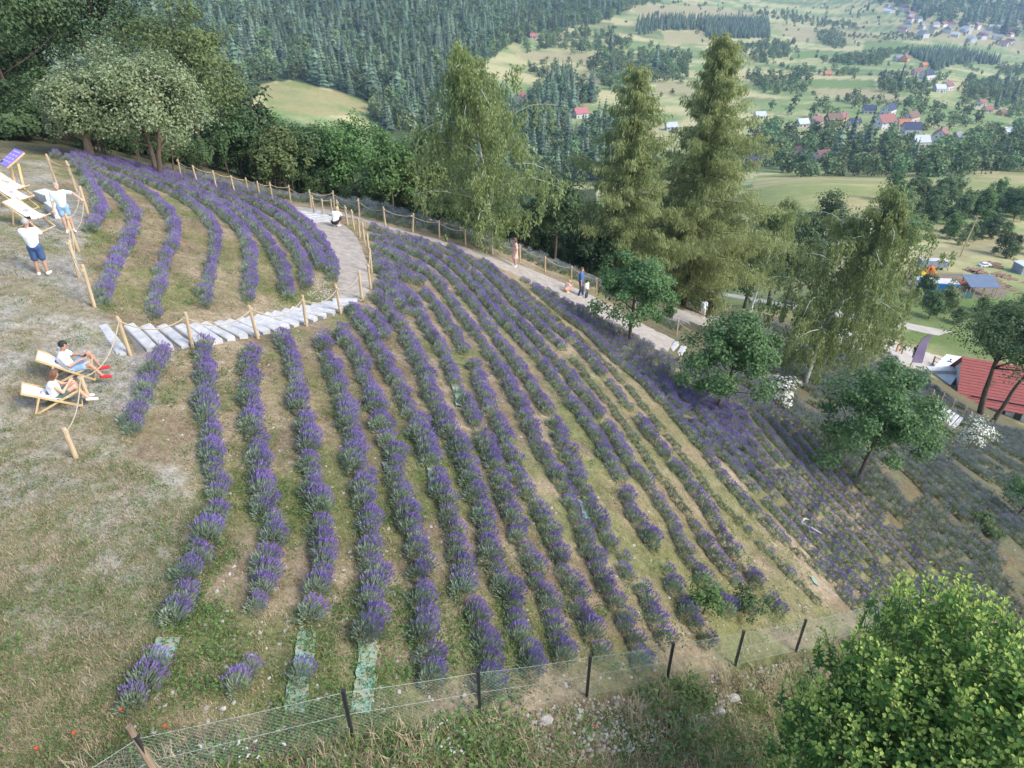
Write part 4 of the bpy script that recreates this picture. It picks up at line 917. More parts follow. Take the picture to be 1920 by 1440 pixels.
# ------------------------------------------------------------------ hazel close to the camera
def hazel(seed, c, Rx, Ry, Rz, nshoot):
    g = np.random.default_rng(seed); T = TreeM(); Y = TreeM()
    for i in range(11):
        a = g.uniform(0, 6.28); e = c+np.array([math.cos(a)*Rx*.55, math.sin(a)*Ry*.55, g.uniform(.1, .6)*Rz])
        b0 = np.array([g.normal(0, .25), g.normal(0, .25), -.2])
        T.w.tube(np.array([b0, b0*.5+e*.5+g.normal(0, .2, 3)+np.array([0, 0, .5]), e]), [.07, .045, .012], 6)
    for i in range(nshoot):
        d = unit(g.normal(size=3)); 
        if d[2] < -.35: d[2] = -d[2]
        l_ = .58+.84*float(fbm(d[0]*2.1+3, d[1]*2.1+d[2]*2, 5, 3)); rr = (g.random()**.22)*l_
        tip = c+d*np.array([Rx, Ry, Rz])*rr; up = unit(np.array([0, 0, 1.0])+d*.55+g.normal(0, .25, 3)); L_ = g.uniform(.3, .7)
        st = tip-up*L_; T.w.tube(np.array([st, st*.5+tip*.5+g.normal(0, .02, 3), tip]), [.009, .007, .004], 4)
        n = int(L_*26); t = np.sort(g.random(n)); P = st+(tip-st)*t[:, None]
        ang = np.arange(n)*2.5+g.uniform(0, 6); sd = np.stack([np.cos(ang), np.sin(ang), g.uniform(-.15, .5, n)], -1); sd = unit(sd-up*(sd@up)[:, None]*.7)
        Nn = unit(up*.9+g.normal(0, .35, (n, 3))); sz = g.uniform(.06, .10, n)*(1.1-.35*t)
        new = (t > .5) & (rr/l_ > .78)
        o = Nn
        T.put((P+sd*.02)[~new], o[~new], sz[~new], sz[~new]*.9, sd[~new]); 
        if new.any(): Y.put((P+sd*.02)[new], o[new], sz[new]*.9, sz[new]*.75, unit(sd+up*.7)[new])
    return T, Y
hb = at_y(1760, 8.2); hz_c = np.array([6.4, 5.5, -1.6])   # crown centre
root = np.array([6.6, 5.4, float(gz(6.6, 5.4))])
T_, Y_ = hazel(71, hz_c-root, 3.05, 2.75, 2.7, 3000)
tm, cm = T_.meshes('hazel', M('green_brown_twigs', (.13,.15,.06), .8), lf_hazel, np.random.default_rng(1), True)
hz = thing('hazel_bush', 'large bright green hazel bush filling the lower right corner', 'bush', root)
mkobj('trunk', tm, hz); mkobj('crown', cm, hz)
_, ym = (lambda T: (None, None))(0) if False else (None, None)
P_ = np.vstack(Y_.P); V_, F_ = leaves(P_, np.vstack(Y_.N), np.concatenate(Y_.L), np.concatenate(Y_.W), np.random.default_rng(2), .2, np.vstack(Y_.D), True)
tag(mkobj('young_leaves', mkmesh('young_leaves', V_, [F_], lf_hazel2), hz), 'yellow green young leaves at the shoot tips')
# white flowering shrubs and the low shrubs in the field
def shrub(name, label, p, H, r, leafm, seed, ncl=26, per=70, leaf=.09, flowers=None, cat='shrub'):
    T = broadleaf(seed, H, r, .05, ncl, per, leaf, tr=.03, flat=.8, csig=.34)
    t = tree_obj(name, label, T, p, bark_m, leafm, seed, cat=cat)
    if flowers:
        g = np.random.default_rng(seed); Pc = np.vstack(T.P); k = g.choice(len(Pc), int(len(Pc)*flowers), replace=False)
        c = np.array([0, 0, H*.45]); Pf = c+(Pc[k]-c)*1.05
        V, Fc = leaves(Pf, unit(Pf-c+np.array([0, 0, .4])), .13, .13, g, .1)
        mkobj('blossom', mkmesh('blossom', V, [Fc], lf_white), t)
    return t
shrub('blossom_shrub', 'white flowering shrub right of the second round tree', base(1458,762), 1.9, .85, lf_mid, 81, flowers=.35)
shrub('blossom_shrub', 'white flowering shrub at the foot of the lower stone steps', base(1812,838,110), 2.6, 1.5, lf_mid, 82, flowers=.35)
shrub('rose_shrub', 'straggly green shrub with brown stems near the wire fence', base(1318,1150), .95, .5, lf_green, 83, 22, 50, .075)
shrub('rose_shrub', 'green leafy shrub beside the straggly one near the wire fence', base(1395,1150), .8, .45, lf_mid, 84, 20, 50, .075)
shrub('garden_shrub', 'yellow green shrub against the red roofed house', base(1832,748,120), 3.0, 1.3, lf_olive, 85, 24, 60, .2)
shrub('low_shrub', 'dark green creeping shrub on the grey lavender slope', base(1838,985), .7, .6, lf_mid, 86, 22, 60, .09)
shrub('low_shrub', 'dark green creeping shrub just below the other on the grey slope', base(1862,1010), .6, .5, lf_mid, 87, 20, 60, .09)

# ------------------------------------------------------------------ stone steps
slab_m = M('pale_granite_slab', (.50,.49,.475), .85, (.36,.355,.34), 5, .35, 30)
conc_m = M('pale_concrete_block', (.60,.60,.57), .9, (.47,.47,.44), 4, .3, 30)
def slab_mesh(a, b, depth, hgt, rng, name):
    """rough hewn slab lying from a to b, top edges chipped"""
    d = b-a; L_ = np.linalg.norm(d[:2]); e = np.array([d[0], d[1], 0])/L_; s_ = np.array([-e[1], e[0], 0]); n = 7
    V = []
    for i in range(n):
        f = i/(n-1); c = a+d*f
        w0 = depth/2*(1+rng.normal(0, .02)); w1 = depth/2*(1+rng.normal(0, .02)); h = rng.normal(0, .004)
        V += [c-s_*w0-np.array([0, 0, hgt+.2]), c-s_*w0+np.array([0, 0, h-.025]), c-s_*(w0-.03)+np.array([0, 0, h]), c+s_*(w1-.03)+np.array([0, 0, h]), c+s_*w1+np.array([0, 0, h-.025]), c+s_*w1-np.array([0, 0, hgt+.2])]
    V = np.array(V); Fq = []
    for i in range(n-1):
        for j in range(5): Fq.append([i*6+j, i*6+6+j, i*6+7+j, i*6+1+j])
    return V, [np.array(Fq)[:, ::-1], np.array([[0, 1, 2, 3, 4, 5], [(n-1)*6+k for k in (5, 4, 3, 2, 1, 0)]])]
def steps(name, label, U, Lw, n, depth, rise, lift=.1, tmax=75.0, skip=()):
    g = np.random.default_rng(n); t = thing(name, label, 'steps', (0, 0, 0))
    U = resample(world_line(U, tmax), .1); Lw = resample(world_line(Lw, tmax), .1)
    for i in range(n):
        f = i/(n-1); a = U[int(f*(len(U)-1))].copy(); b = Lw[int(f*(len(Lw)-1))].copy()
        z = (a[2]+b[2])/2; a[2] = z*.3+a[2]*.7+lift; b[2] = z*.3+b[2]*.7+lift
        V, Fs = slab_mesh(a, b, depth*g.uniform(.92, 1.08), rise, g, 'step')
        mkobj('step', mkmesh('step', V, Fs, slab_m), t)
    t.location = (0, 0, 0); return t
strip_mesh(world_line([(225,608),(262,607),(320,608),(378,604),(455,595),(545,575),(625,560)]), world_line([(255,668),(325,661),(390,654),(480,636),(560,617),(630,595),(680,566)]), 6, .015, 'step_gap_shade', M('painted_gap_shade', (.17,.155,.135), .95, (.11,.10,.085), 3, .4, 30, world=True), 'dark sheet painted as the shade between the stone steps')  # added dark sheet: the shade between the slabs is put into its colour
steps('stone_steps', 'long flight of pale stone slab steps between terrace and lower field', [(240,612),(262,612),(292,615),(320,613),(350,613),(378,609),(405,607),(430,603),(455,600),(500,590),(545,580),(590,572),(625,565)],
      [(285,660),(325,656),(362,653),(390,649),(420,643),(450,637),(480,631),(520,622),(560,612),(595,602),(630,590),(655,577),(672,567)], 19, .29, .14, .11)
steps('landing_slab', 'pair of pale stone slabs at the lawn end of the steps', [(190,610),(199,612)], [(224,664),(236,667)], 2, .22, .1, .06)
steps('upper_steps', 'short flight of pale stone steps at the top of the gravel path', [(548,398),(572,418)], [(600,401),(628,415)], 5, .34, .12)
steps('lower_steps', 'pale stone steps going down by the white flowering shrub', [(1752,760),(1800,792)], [(1730,775),(1778,808)], 8, .30, .15, .1, 110)
steps('path_steps', 'two pale stone slabs on the outer path under the round trees', [(1268,645),(1282,655)], [(1252,662),(1266,674)], 2, .30, .1, .03)
for k, (u, v, rz, lab) in enumerate(((92, 381, -.62, 'pale concrete block behind the woman in the printed shirt'), (110, 404, -.78, 'pale concrete block touching the leg of the woman in the printed shirt'))):
    p = at(u, v); b_ = MB(); b_.box((0, 0, .2), (.95, .46, .42)); b_.box((0, 0, .42), (.93, .44, .02))
    o = b_.build('concrete_block', conc_m); o.location = p; o.rotation_euler[2] = rz; tag(o, lab, 'block', 'concrete blocks by the rope fence')

# ------------------------------------------------------------------ rope fences
post_m = M('pale_round_timber', (.52,.40,.25), .8, (.36,.26,.15), 4, .3, 20, stretch=(1, 1, .2))
rope_m = M('beige_rope', (.50,.42,.29), .9, (.36,.29,.19), 60, .4, 90)
def post_mesh():
    V, Fq, Ft = tube([(0, 0, -.25), (.004, 0, .4), (-.004, .003, .8), (0, 0, 1.06), (0, 0, 1.10)], [.052, .050, .049, .047, .036], 9)
    return mkmesh('post', V, [Fq, Ft], post_m, smooth=False)
POST = post_mesh()
def rope_obj(a, b, sag, parent, r=.016):
    t = np.linspace(0, 1, 11); P_ = a[None]*(1-t[:, None])+b[None]*t[:, None]; P_[:, 2] -= sag*4*t*(1-t)
    b_ = MB(); b_.tube(P_, r, 5); c = b_.build('rope', rope_m, parent, True); return c
def rope_fence(label, px, h=1.08, sag=.2, ropes=(.98,), skip=(), tmax=75.0, lift=0.0, gap=()):
    t = thing('rope_fence', label, 'fence'); Pb = hit([p[0] for p in px], [p[1] for p in px], tmax); org = Pb[0].copy(); t.location = org
    for i, p in enumerate(Pb):
        o = mkobj('post', POST, t, p-org, R.uniform(0, 6)); o.rotation_euler = (R.gauss(0, .03), R.gauss(0, .03), R.uniform(0, 6)); o.scale = (1, 1, h/1.1*R.uniform(.95, 1.05))
        c = MB(); c.tube([p-org+np.array([0, 0, h*ropes[0]*.93-.03]), p-org+np.array([0, 0, h*ropes[0]*.93+.035])], .058, 8); c.build('rope_knot', rope_m, t)
    for i in range(len(Pb)-1):
        if i in gap: continue
        for f in ropes:
            k = np.array([0, 0, h*f*.93]); rope_obj(Pb[i]-org+k, Pb[i+1]-org+k, sag*R.uniform(.8, 1.2)*min(1.2, np.linalg.norm(Pb[i+1]-Pb[i])/2), t)
    return t
rope_fence('rope fence with round timber posts along the lawn beside the upper lavender', [(107,348),(144,360),(168,411),(147,471),(149,522),(177,575)], 1.25, .22, (.95, .6))
rope_fence('two low rope fence posts beside the deck chairs, below the steps', [(168,756),(143,859)], .74, .22, (.97,))
rp = rope_obj(at(244.5,667)+np.array([0, 0, 1.0]), at(168,756)+np.array([0, 0, .68]), .35, None); tag(rp, 'long slack rope hanging from the stair post down to the low post', 'rope')
rope_fence('rope fence along the stone steps', [(244.5,667),(362,655),(483,634),(575,612),(639,588),(679,561)], 1.12, .3, (.95,))
rope_fence('close set rope fence posts on the inner bend of the gravel path', [(696,543),(697,512),(692,478),(684,458),(675,446),(664,431),(652,422),(637,411),(624,407),(607,406),(590,402)], 1.1, .12, (.95,))
rope_fence('long rope fence at the far side of the outer path', [(340,333),(370,345),(406,354),(440,362),(467,367),(488,373),(512,376),(545,380),(584,390),(627,392),(674,407),(723,424),(774,436),(824,448),(873,462),(923,477),(975,491),(1022,511),(1071,528),(1118,551),(1190,590),(1268,630),(1330,662)], 1.12, .2, (.95,))
rope_fence('rope fence beside the lower path near the two walkers', [(1354,598),(1368,590),(1404,601),(1440,610),(1480,622)], 1.1, .15, (.95,), tmax=120)
rope_fence('rope fence on the right of the lower stone steps', [(1763,757),(1783,770),(1803,783),(1815,793),(1822,806)], 1.2, .2, (.95,), tmax=120)
rope_fence('rope fence on the left of the lower stone steps', [(1745,751),(1752,762),(1766,784),(1770,800)], 1.2, .2, (.95,), tmax=120)

# ------------------------------------------------------------------ wire mesh fence along the bottom
steel_m = M('black_steel_post', (.022,.022,.024), .5, (.035,.034,.034), 10, .1)
wire_m = M('galvanised_wire', (.30,.34,.31), .5, (.22,.26,.24), 8, 0, metal=.3)
FP = [(60,1640,0),(302,1478,1),(662,1386,0),(900,1342,0),(1100,1306,0),(1250,1276,0),(1378,1248,0),(1492,1221,0),(1608,1187,0),(1720,1150,0)]
wf = thing('wire_fence', 'low wire mesh fence with black posts along the foot of the field', 'fence'); Pb = hit([p[0] for p in FP], [p[1] for p in FP]); org = Pb[2].copy(); wf.location = org
WH = 1.12
for p, (u, v, k) in zip(Pb, FP):
    b_ = MB(); q_ = p-org
    if k: b_.tube([q_+np.array([.05, -.03, -.2]), q_+np.array([.02, 0, .5]), q_+np.array([-.05, .02, 1.35])], [.05, .047, .04], 8); o = b_.build('wooden_stake', bark_l, wf); b_ = MB()
    b_.box(q_+np.array([0, 0, .45]), (.05, .05, 1.4)); b_.box(q_+np.array([0, 0, 1.16]), (.056, .056, .03)); b_.build('post', steel_m, wf)
for i in range(len(Pb)-1):
    a, b = Pb[i]-org, Pb[i+1]-org; n = max(2, int(np.linalg.norm((b-a)[:2])/.08)); w_ = MB(); rows_ = int(WH/.08)
    ts_ = np.linspace(0, 1, n+1); base_ = a[None]*(1-ts_[:, None])+b[None]*ts_[:, None]; top_ = np.array([0, 0, WH])
    base_[:, 2] = base_[:, 2]*.5+.5*(gz(base_[:, 0]+org[0], base_[:, 1]+org[1])-org[2])
    sag_ = .03*np.sin(np.pi*ts_)
    for s_ in (1, -1):
        for j in range(-rows_, n+1):
            i0, i1 = (j, j+rows_)
            lo, hi = max(0, i0), min(n, i1)
            if lo >= hi: continue
            def pt(m):
                f = (m-j)/rows_; f = f if s_ > 0 else 1-f
                return base_[m]+top_*f-np.array([0, 0, sag_[m]*f])
            w_.tube([pt(lo), pt((lo+hi)//2) if hi-lo > 1 else (pt(lo)+pt(hi))/2, pt(hi)], .0011, 3, cap=False)
    o = w_.build('wire_mesh', wire_m, wf); o['kind'] = 'stuff'
    for f in (1.0, .55, .04):
        w_ = MB(); w_.tube([base_[m]+top_*f-np.array([0, 0, sag_[m]*f]) for m in range(0, n+1)], .0028, 4); w_.build('line_wire', wire_m, wf)

# ------------------------------------------------------------------ deck chairs, sign
beech_m = M('pale_beech_wood', (.60,.43,.22), .6, (.48,.33,.16), 3, .1, 20, stretch=(1, 6, 1))
canvas_m = M('white_canvas', (.78,.75,.72), .9, (.70,.66,.63), 5, .25, 60)
print_m = M('navy_print', (.035,.035,.085), .9, (.06,.06,.11), 20, 0)
grey_print = M('grey_print', (.42,.42,.46), .9, (.5,.5,.52), 20, 0)
def deckchair(label, loc, rz, seat_drop=.0, back=1.0):
    """folding deck chair facing +X: long back frame, short seat frame, prop, canvas sling with a print"""
    t = thing('deck_chair', label, 'deck chair', loc, rz, 'deck chairs on the lawn'); W_ = .56
    top = np.array([-.62, 0, .92*back]); foot = np.array([.52, 0, .02]); fr = np.array([.55, 0, .46]); rear = np.array([-.58, 0, .02]); pr0 = np.array([-.30, 0, .66*back]); pr1 = np.array([-.52, 0, .06])
    for s_ in (-1, 1):
        y = np.array([0, s_*W_/2, 0]); MB().bar(top+y, foot+y, .05, .028, (0, 1, 0)).build('back_rail', beech_m, t)
        y2 = np.array([0, s_*(W_/2-.04), 0]); MB().bar(fr+y2, rear+y2, .05, .028, (0, 1, 0)).build('seat_rail', beech_m, t)
        y3 = np.array([0, s_*(W_/2+.035), 0]); MB().bar(pr0+y3, pr1+y3, .045, .024, (0, 1, 0)).build('prop', beech_m, t)
    for p, w_ in ((top, W_+.03), (foot, W_+.03), (fr, W_-.05), (rear, W_-.05), (pr1, W_+.1)):
        MB().tube([p+np.array([0, -w_/2, 0]), p+np.array([0, w_/2, 0])], .018, 7).build('cross_bar', beech_m, t)
    def sling(f, y):
        # hanging curve from top bar to front bar
        q_ = top*(1-f)+fr*f; dz = -(.30+seat_drop)*4*f*(1-f)*(.55+.9*f)*.62; return np.array([q_[0]+.05*f*(1-f)*4, y, q_[2]+dz+.02*abs(y*3)**2])
    n = 15; ys = np.linspace(-W_/2+.045, W_/2-.045, 6); V = [sling(i/(n-1), y) for i in range(n) for y in ys]; m = len(ys)
    Fq = np.array([[i*m+j, i*m+j+1, i*m+m+j+1, i*m+m+j] for i in range(n-1) for j in range(m-1)])
    V = np.array(V); cv = mkobj('canvas', mkmesh('canvas', np.vstack([V, V-np.array([0, 0, .006])]), [Fq, Fq[:, ::-1]+len(V)], canvas_m, smooth=True), t)
    pm = MB()
    def patch(f0, f1, y0, y1, mi, lift=.006, slant=0.0):
        q_ = []
        for f in np.linspace(f0, f1, 4):
            for y in (y0, y1): q_.append(sling(f, y+slant*(f-f0))+np.array([.003, 0, lift]))
        pm.add(np.array(q_), [np.array([[0, 1, 3, 2], [2, 3, 5, 4], [4, 5, 7, 6]])], mi)
    for k in range(3): patch(.33, .43, -.075+k*.062, -.042+k*.062, 0, slant=.25)      # leaning bars of the mark
    for k in range(7):
        a0 = math.pi*(.05+.9*k/7); a1 = math.pi*(.05+.9*(k+1)/7)
        patch(.31-.055*math.sin((a0+a1)/2), .325-.055*math.sin((a0+a1)/2), .10*math.cos(a1), .10*math.cos(a0), 0)   # arc over the bars
    for k in range(5): patch(.20, .222, -.16+k*.068, -.112+k*.068, 1)                  # faint letters line
    pm.build('logo_print', [print_m, grey_print], cv)
    return t
def heading(a, b): d = at(*b)-at(*a); return math.atan2(d[1], d[0])
h5 = heading((75,768),(165,752))
deckchair('white canvas deck chair behind the sign post', at(30,372), heading((5,372),(60,385)))
deckchair('empty white canvas deck chair second from the sign', at(38,392), heading((12,385),(70,400)), 0)
deckchair('empty white canvas deck chair nearest the standing man with the phone', at(66,428), heading((40,420),(95,436)), 0)
ch_m = at(140,712); hm_ = heading((105,705),(175,706)); deckchair('white canvas deck chair under the seated man', ch_m, hm_, .1).scale = (.86,)*3
ch_w = at(112,762); hw_ = heading((75,764),(150,760)); deckchair('white canvas deck chair under the seated woman', ch_w, hw_, .1, .8).scale = (.86,)*3
purple_m = M('purple_sign_panel', (.26,.17,.52), .5, (.24,.155,.49), 2, 0); lilac_m = M('lilac_lettering', (.62,.56,.80), .6, None, 4, 0)
sg = thing('info_sign', 'slanted purple information board on a wooden stand beside the deck chairs', 'sign', at(42,352), heading((20,352),(60,338))-.9)
for s_ in (-.42, .42):
    MB().bar((-.1, s_, 0), (.02, s_, 1.0), .09, .07, (0, 1, 0)).build('stand_post', beech_m, sg)
    MB().bar((-.38, s_, .92), (.36, s_, 1.34), .05, .08, (0, 1, 0)).build('side_rail', beech_m, sg)
tl = math.atan2(.42, .74); ex = np.array([math.cos(tl), 0, math.sin(tl)]); nn_ = np.array([-ex[2], 0, ex[0]]); c0 = np.array([-.01, 0, 1.17])
def sgp(x, y, w_, h_, lift, mb):
    q_ = [c0+ex*(x+i*w_/2)+np.array([0, y+j*h_/2, 0])+nn_*lift for i, j in ((-1, -1), (1, -1), (1, 1), (-1, 1))]; mb.add(np.array(q_), [np.array([[0, 1, 2, 3]])])
pb_ = MB(); 
for k in (0, 1):
    pass
pb_.bar(c0-ex*.42, c0+ex*.42, .84, .025, tuple(nn_)); pan = pb_.build('panel', purple_m, sg)
lt = MB()
for i in range(3):
    for j in range(3): sgp(-.20+.17*i, -.26+.26*j, .055, .17, .016, lt); sgp(-.26+.17*i, -.26+.26*j, .02, .12, .016, lt)
sgp(.31, 0, .05, .62, .016, lt); sgp(-.36, -.05, .02, .45, .016, lt)
lt.build('lettering', lilac_m, pan); dk = MB(); sgp(-.29, .30, .11, .15, .019, dk); dk.build('dark_emblem', print_m, pan)
# litter on the lawn post rope
MB().box((0, 0, .02), (.16, .1, .02)).build('x', canvas_m) if False else None

# ------------------------------------------------------------------ people
def sdf_mesh(caps, k, res, name, mat):
    """one continuous skin over tapered limbs (smooth union of round cones, surface nets)"""
    A0 = np.array([c[0] for c in caps], float); B0 = np.array([c[1] for c in caps], float); ra = np.array([c[2] for c in caps]); rb = np.array([c[3] for c in caps])
    pad = max(ra.max(), rb.max())+3*res
    lo = np.minimum(A0.min(0), B0.min(0))-pad; hi = np.maximum(A0.max(0), B0.max(0))+pad; n = np.ceil((hi-lo)/res).astype(int)+1
    X = [lo[i]+np.arange(n[i])*res for i in range(3)]; G = np.full(n, 1.0, np.float32)
    for a, b, r0, r1 in zip(A0, B0, ra, rb):
        m = max(r0, r1)+4*k+2*res; i0 = np.maximum(0, np.floor((np.minimum(a, b)-m-lo)/res).astype(int)); i1 = np.minimum(n, np.ceil((np.maximum(a, b)+m-lo)/res).astype(int)+1)
        sl_ = tuple(slice(p, q_) for p, q_ in zip(i0, i1)); x, y, z = np.meshgrid(X[0][sl_[0]], X[1][sl_[1]], X[2][sl_[2]], indexing='ij')
        d = b-a; t = np.clip(((x-a[0])*d[0]+(y-a[1])*d[1]+(z-a[2])*d[2])/(d@d+1e-9), 0, 1)
        s_ = np.sqrt((x-a[0]-d[0]*t)**2+(y-a[1]-d[1]*t)**2+(z-a[2]-d[2]*t)**2)-(r0+(r1-r0)*t)
        g = G[sl_]; h = np.maximum(k-np.abs(g-s_), 0)/k; G[sl_] = np.minimum(g, s_)-h*h*k*.25
    ins = G < 0; c = np.zeros(n-1, bool); tot = np.zeros(n-1, int)
    for dx in (0, 1):
        for dy in (0, 1):
            for dz in (0, 1): tot += ins[dx:n[0]-1+dx, dy:n[1]-1+dy, dz:n[2]-1+dz]
    c = (tot > 0) & (tot < 8); idx = -np.ones(n-1, int); cells = np.argwhere(c); idx[c] = np.arange(len(cells))
    acc = np.zeros((len(cells), 3)); cnt = np.zeros(len(cells))
    for ax_ in range(3):
        o = [(0, 1), (0, 1), (0, 1)]; o[ax_] = (0,)
        for dx in o[0]:
            for dy in o[1]:
                for dz in o[2]:
                    p = cells+np.array([dx, dy, dz]); q_ = p.copy(); q_[:, ax_] += 1
                    g0 = G[tuple(p.T)]; g1 = G[tuple(q_.T)]; m = (g0 < 0) != (g1 < 0); t = np.where(m, g0/(g0-g1+1e-12), 0)
                    e = p.astype(float); e[:, ax_] += t; acc += np.where(m[:, None], e, 0); cnt += m
    V = lo+acc/np.maximum(cnt, 1)[:, None]*res; Fq = []
    for ax_ in range(3):
        u_, v_ = [(1, 2), (2, 0), (0, 1)][ax_]; s0 = [slice(None)]*3; s1 = [slice(None)]*3; s0[ax_] = slice(0, -1); s1[ax_] = slice(1, None)
        a_ = ins[tuple(s0)]; b_ = ins[tuple(s1)]; ed = np.argwhere(a_ != b_); ed = ed[(ed[:, u_] > 0) & (ed[:, v_] > 0) & (ed[:, u_] < n[u_]-1) & (ed[:, v_] < n[v_]-1)]
        def cell(du, dv):
            p = ed.copy(); p[:, u_] -= du; p[:, v_] -= dv; return idx[tuple(p.T)]
        f = np.stack([cell(1, 1), cell(0, 1), cell(0, 0), cell(1, 0)], -1); fl_ = a_[tuple(ed.T)]; f = np.where(fl_[:, None], f, f[:, ::-1]); Fq.append(f[(f >= 0).all(1)])
    return mkmesh(name, V, [np.vstack(Fq)], mat, smooth=True)
skin_m = M('skin', (.56,.34,.24), .6, (.50,.29,.20), 8, 0); skin_t = M('tanned_skin', (.44,.25,.165), .6, (.38,.21,.14), 8, 0)
def cloth(nm, c): return M(nm, c, .9, tuple(x*.85 for x in c), 12, .25, 40)
CL = {'white': cloth('white_cotton', (.80,.80,.79)), 'denim': cloth('dark_blue_denim', (.055,.10,.22)), 'lblue': cloth('light_blue_denim', (.25,.38,.52)), 'green': cloth('dark_green_cloth', (.10,.15,.13)), 'red': cloth('red_shoe', (.62,.03,.04)), 'black': cloth('black_cloth', (.03,.03,.035)),
      'pink': cloth('pale_pink_dress', (.66,.44,.38)), 'blue': cloth('blue_shirt', (.06,.14,.34)), 'navy': cloth('navy_trousers', (.05,.08,.14)), 'mint': cloth('pale_mint_shirt', (.60,.68,.64)), 'cream': cloth('cream_shoe', (.72,.68,.60)), 'orange': cloth('orange_cloth', (.65,.30,.12))}
HAIR = {'grey': M('grey_hair', (.38,.35,.32), .7, None, 40, .3), 'dark': M('dark_hair', (.03,.024,.02), .6, None, 40, .3), 'brown': M('brown_hair', (.16,.085,.05), .6, None, 40, .3), 'blond': M('fair_hair', (.50,.36,.18), .6, None, 40, .3)}
eye_m = M('dark_eye', (.02,.015,.012), .3, None, 5, 0); lip_m = M('lips', (.45,.18,.15), .6, None, 5, 0)
STAND = dict(pel=(0,0,.95), che=(0,0,1.28), nek=(0,0,1.49), hd=(.025,0,1.66), shL=(0,.185,1.43), elL=(-.03,.25,1.13), wrL=(.07,.26,.88), shR=(0,-.185,1.43), elR=(-.03,-.25,1.13), wrR=(.07,-.26,.88), hpL=(0,.09,.92), knL=(.03,.10,.49), anL=(0,.11,.08), hpR=(0,-.09,.92), knR=(.03,-.10,.49), anR=(0,-.11,.08), face=(1,0,0))
def person(label, loc, rz, pose=None, shirt='white', legs='denim', shoes='cream', hair='grey', skin=None, sleeve=.9, leglen=1.0, dress=False, long_hair=False, scale=1.0, fine=True, backpack=None, group=None, bare_arm=False):
    J = {k: np.array(v, float) for k, v in {**STAND, **(pose or {})}.items()}; sk = skin or skin_m; fc = unit(J['face']); up = unit(J['hd']-J['nek']); lf = np.cross(up, fc)
    t = thing('person', label, 'person', loc, rz, group); t.scale = (scale,)*3; res = .016 if fine else .024
    H = J['hd']; cp_ = [(J['pel'], J['che'], .125, .135), (J['pel']*.5+J['che']*.5+np.array([0, .05, 0]), J['shL']*.8+J['che']*.2, .10, .075), (J['pel']*.5+J['che']*.5-np.array([0, .05, 0]), J['shR']*.8+J['che']*.2, .10, .075), (J['shL'], J['shR'], .07, .07), (J['che'], J['nek'], .10, .06), (J['nek'], H-up*.06+fc*.01, .052, .055),
           (H-up*.035+fc*.015, H+up*.045-fc*.01, .078, .092), (H-up*.085+fc*.045, H-up*.06+fc*.06, .038, .036), (H+fc*.095-up*.005, H+fc*.112-up*.03, .010, .016), (H+lf*.088, H+lf*.092-up*.03, .016, .012), (H-lf*.088, H-lf*.092-up*.03, .016, .012)]
    for s_ in 'LR':
        sh, el, wr, hp, kn, an = (J[a+s_] for a in ('sh', 'el', 'wr', 'hp', 'kn', 'an'))
        cp_ += [(sh, el, .052, .042), (el, wr, .041, .027), (J['pel']*.6+hp*.4, hp, .11, .095), (hp, kn, .088, .056), (kn, kn*.65+an*.35, .055, .054), (kn*.65+an*.35, an, .054, .036)]
        d = unit(wr-el); pd = J.get('hand'+s_); d = unit(pd) if pd is not None else d; palm = wr+d*.075; sd = unit(np.cross(d, np.array([.3, .2, 1.0]))); cu = unit(np.cross(sd, d))*(-1)
        cp_ += [(wr, palm, .028, .036)]
        for q_, ln in ((-.03, .062), (-.01, .075), (.011, .07), (.031, .055)):
            k0 = palm+sd*q_+d*.02; k1 = k0+d*ln*.55+cu*.012; cp_ += [(k0, k1, .0125, .0115), (k1, k1+d*ln*.35+cu*.03, .0115, .0095)]
        th = wr+d*.03+sd*.03; cp_ += [(th, th+d*.04+sd*.035, .015, .0125), (th+d*.04+sd*.035, th+d*.075+sd*.04+cu*.015, .0125, .0105)]
        ft = J.get('toe'+s_, an+unit(np.array([1.0, .15 if s_ == 'L' else -.15, 0]))*.17+np.array([0, 0, -.045])); J['toe'+s_] = ft
        cp_ += [(an-unit(ft-an)*.03-np.array([0, 0, .03]), ft, .038, .032)]
    mkobj('body', sdf_mesh(cp_, .02, res, 'body', sk), t)
    def mk(nm, caps, mat, k=.03, r=.022): mkobj(nm, sdf_mesh(caps, k, r, nm, mat), t)
    g = .016
    sc_ = [(J['pel']+(J['che']-J['pel'])*.05, J['che'], .135+g, .14+g), (J['pel']*.5+J['che']*.5+np.array([0, .05, 0]), J['shL']*.85+J['che']*.15, .105+g, .078+g), (J['pel']*.5+J['che']*.5-np.array([0, .05, 0]), J['shR']*.85+J['che']*.15, .105+g, .078+g), (J['shL'], J['shR'], .07+g, .07+g), (J['che'], J['nek']*.75+J['che']*.25, .10+g, .075)]
    for s_ in 'LR':
        sh, el = J['sh'+s_], J['el'+s_]
        if not bare_arm: sc_.append((sh, sh+(el-sh)*sleeve*.8, .055+g, .055+g))
        if sleeve > 1: sc_.append((el, el+(J['wr'+s_]-el)*.95, .045+g, .032+g))
    if dress: sc_ += [(J['pel'], J['pel']*.3+(J['knL']+J['knR'])*.35, .15, .20)]
    mk('dress' if dress else 'shirt', sc_, CL[shirt])
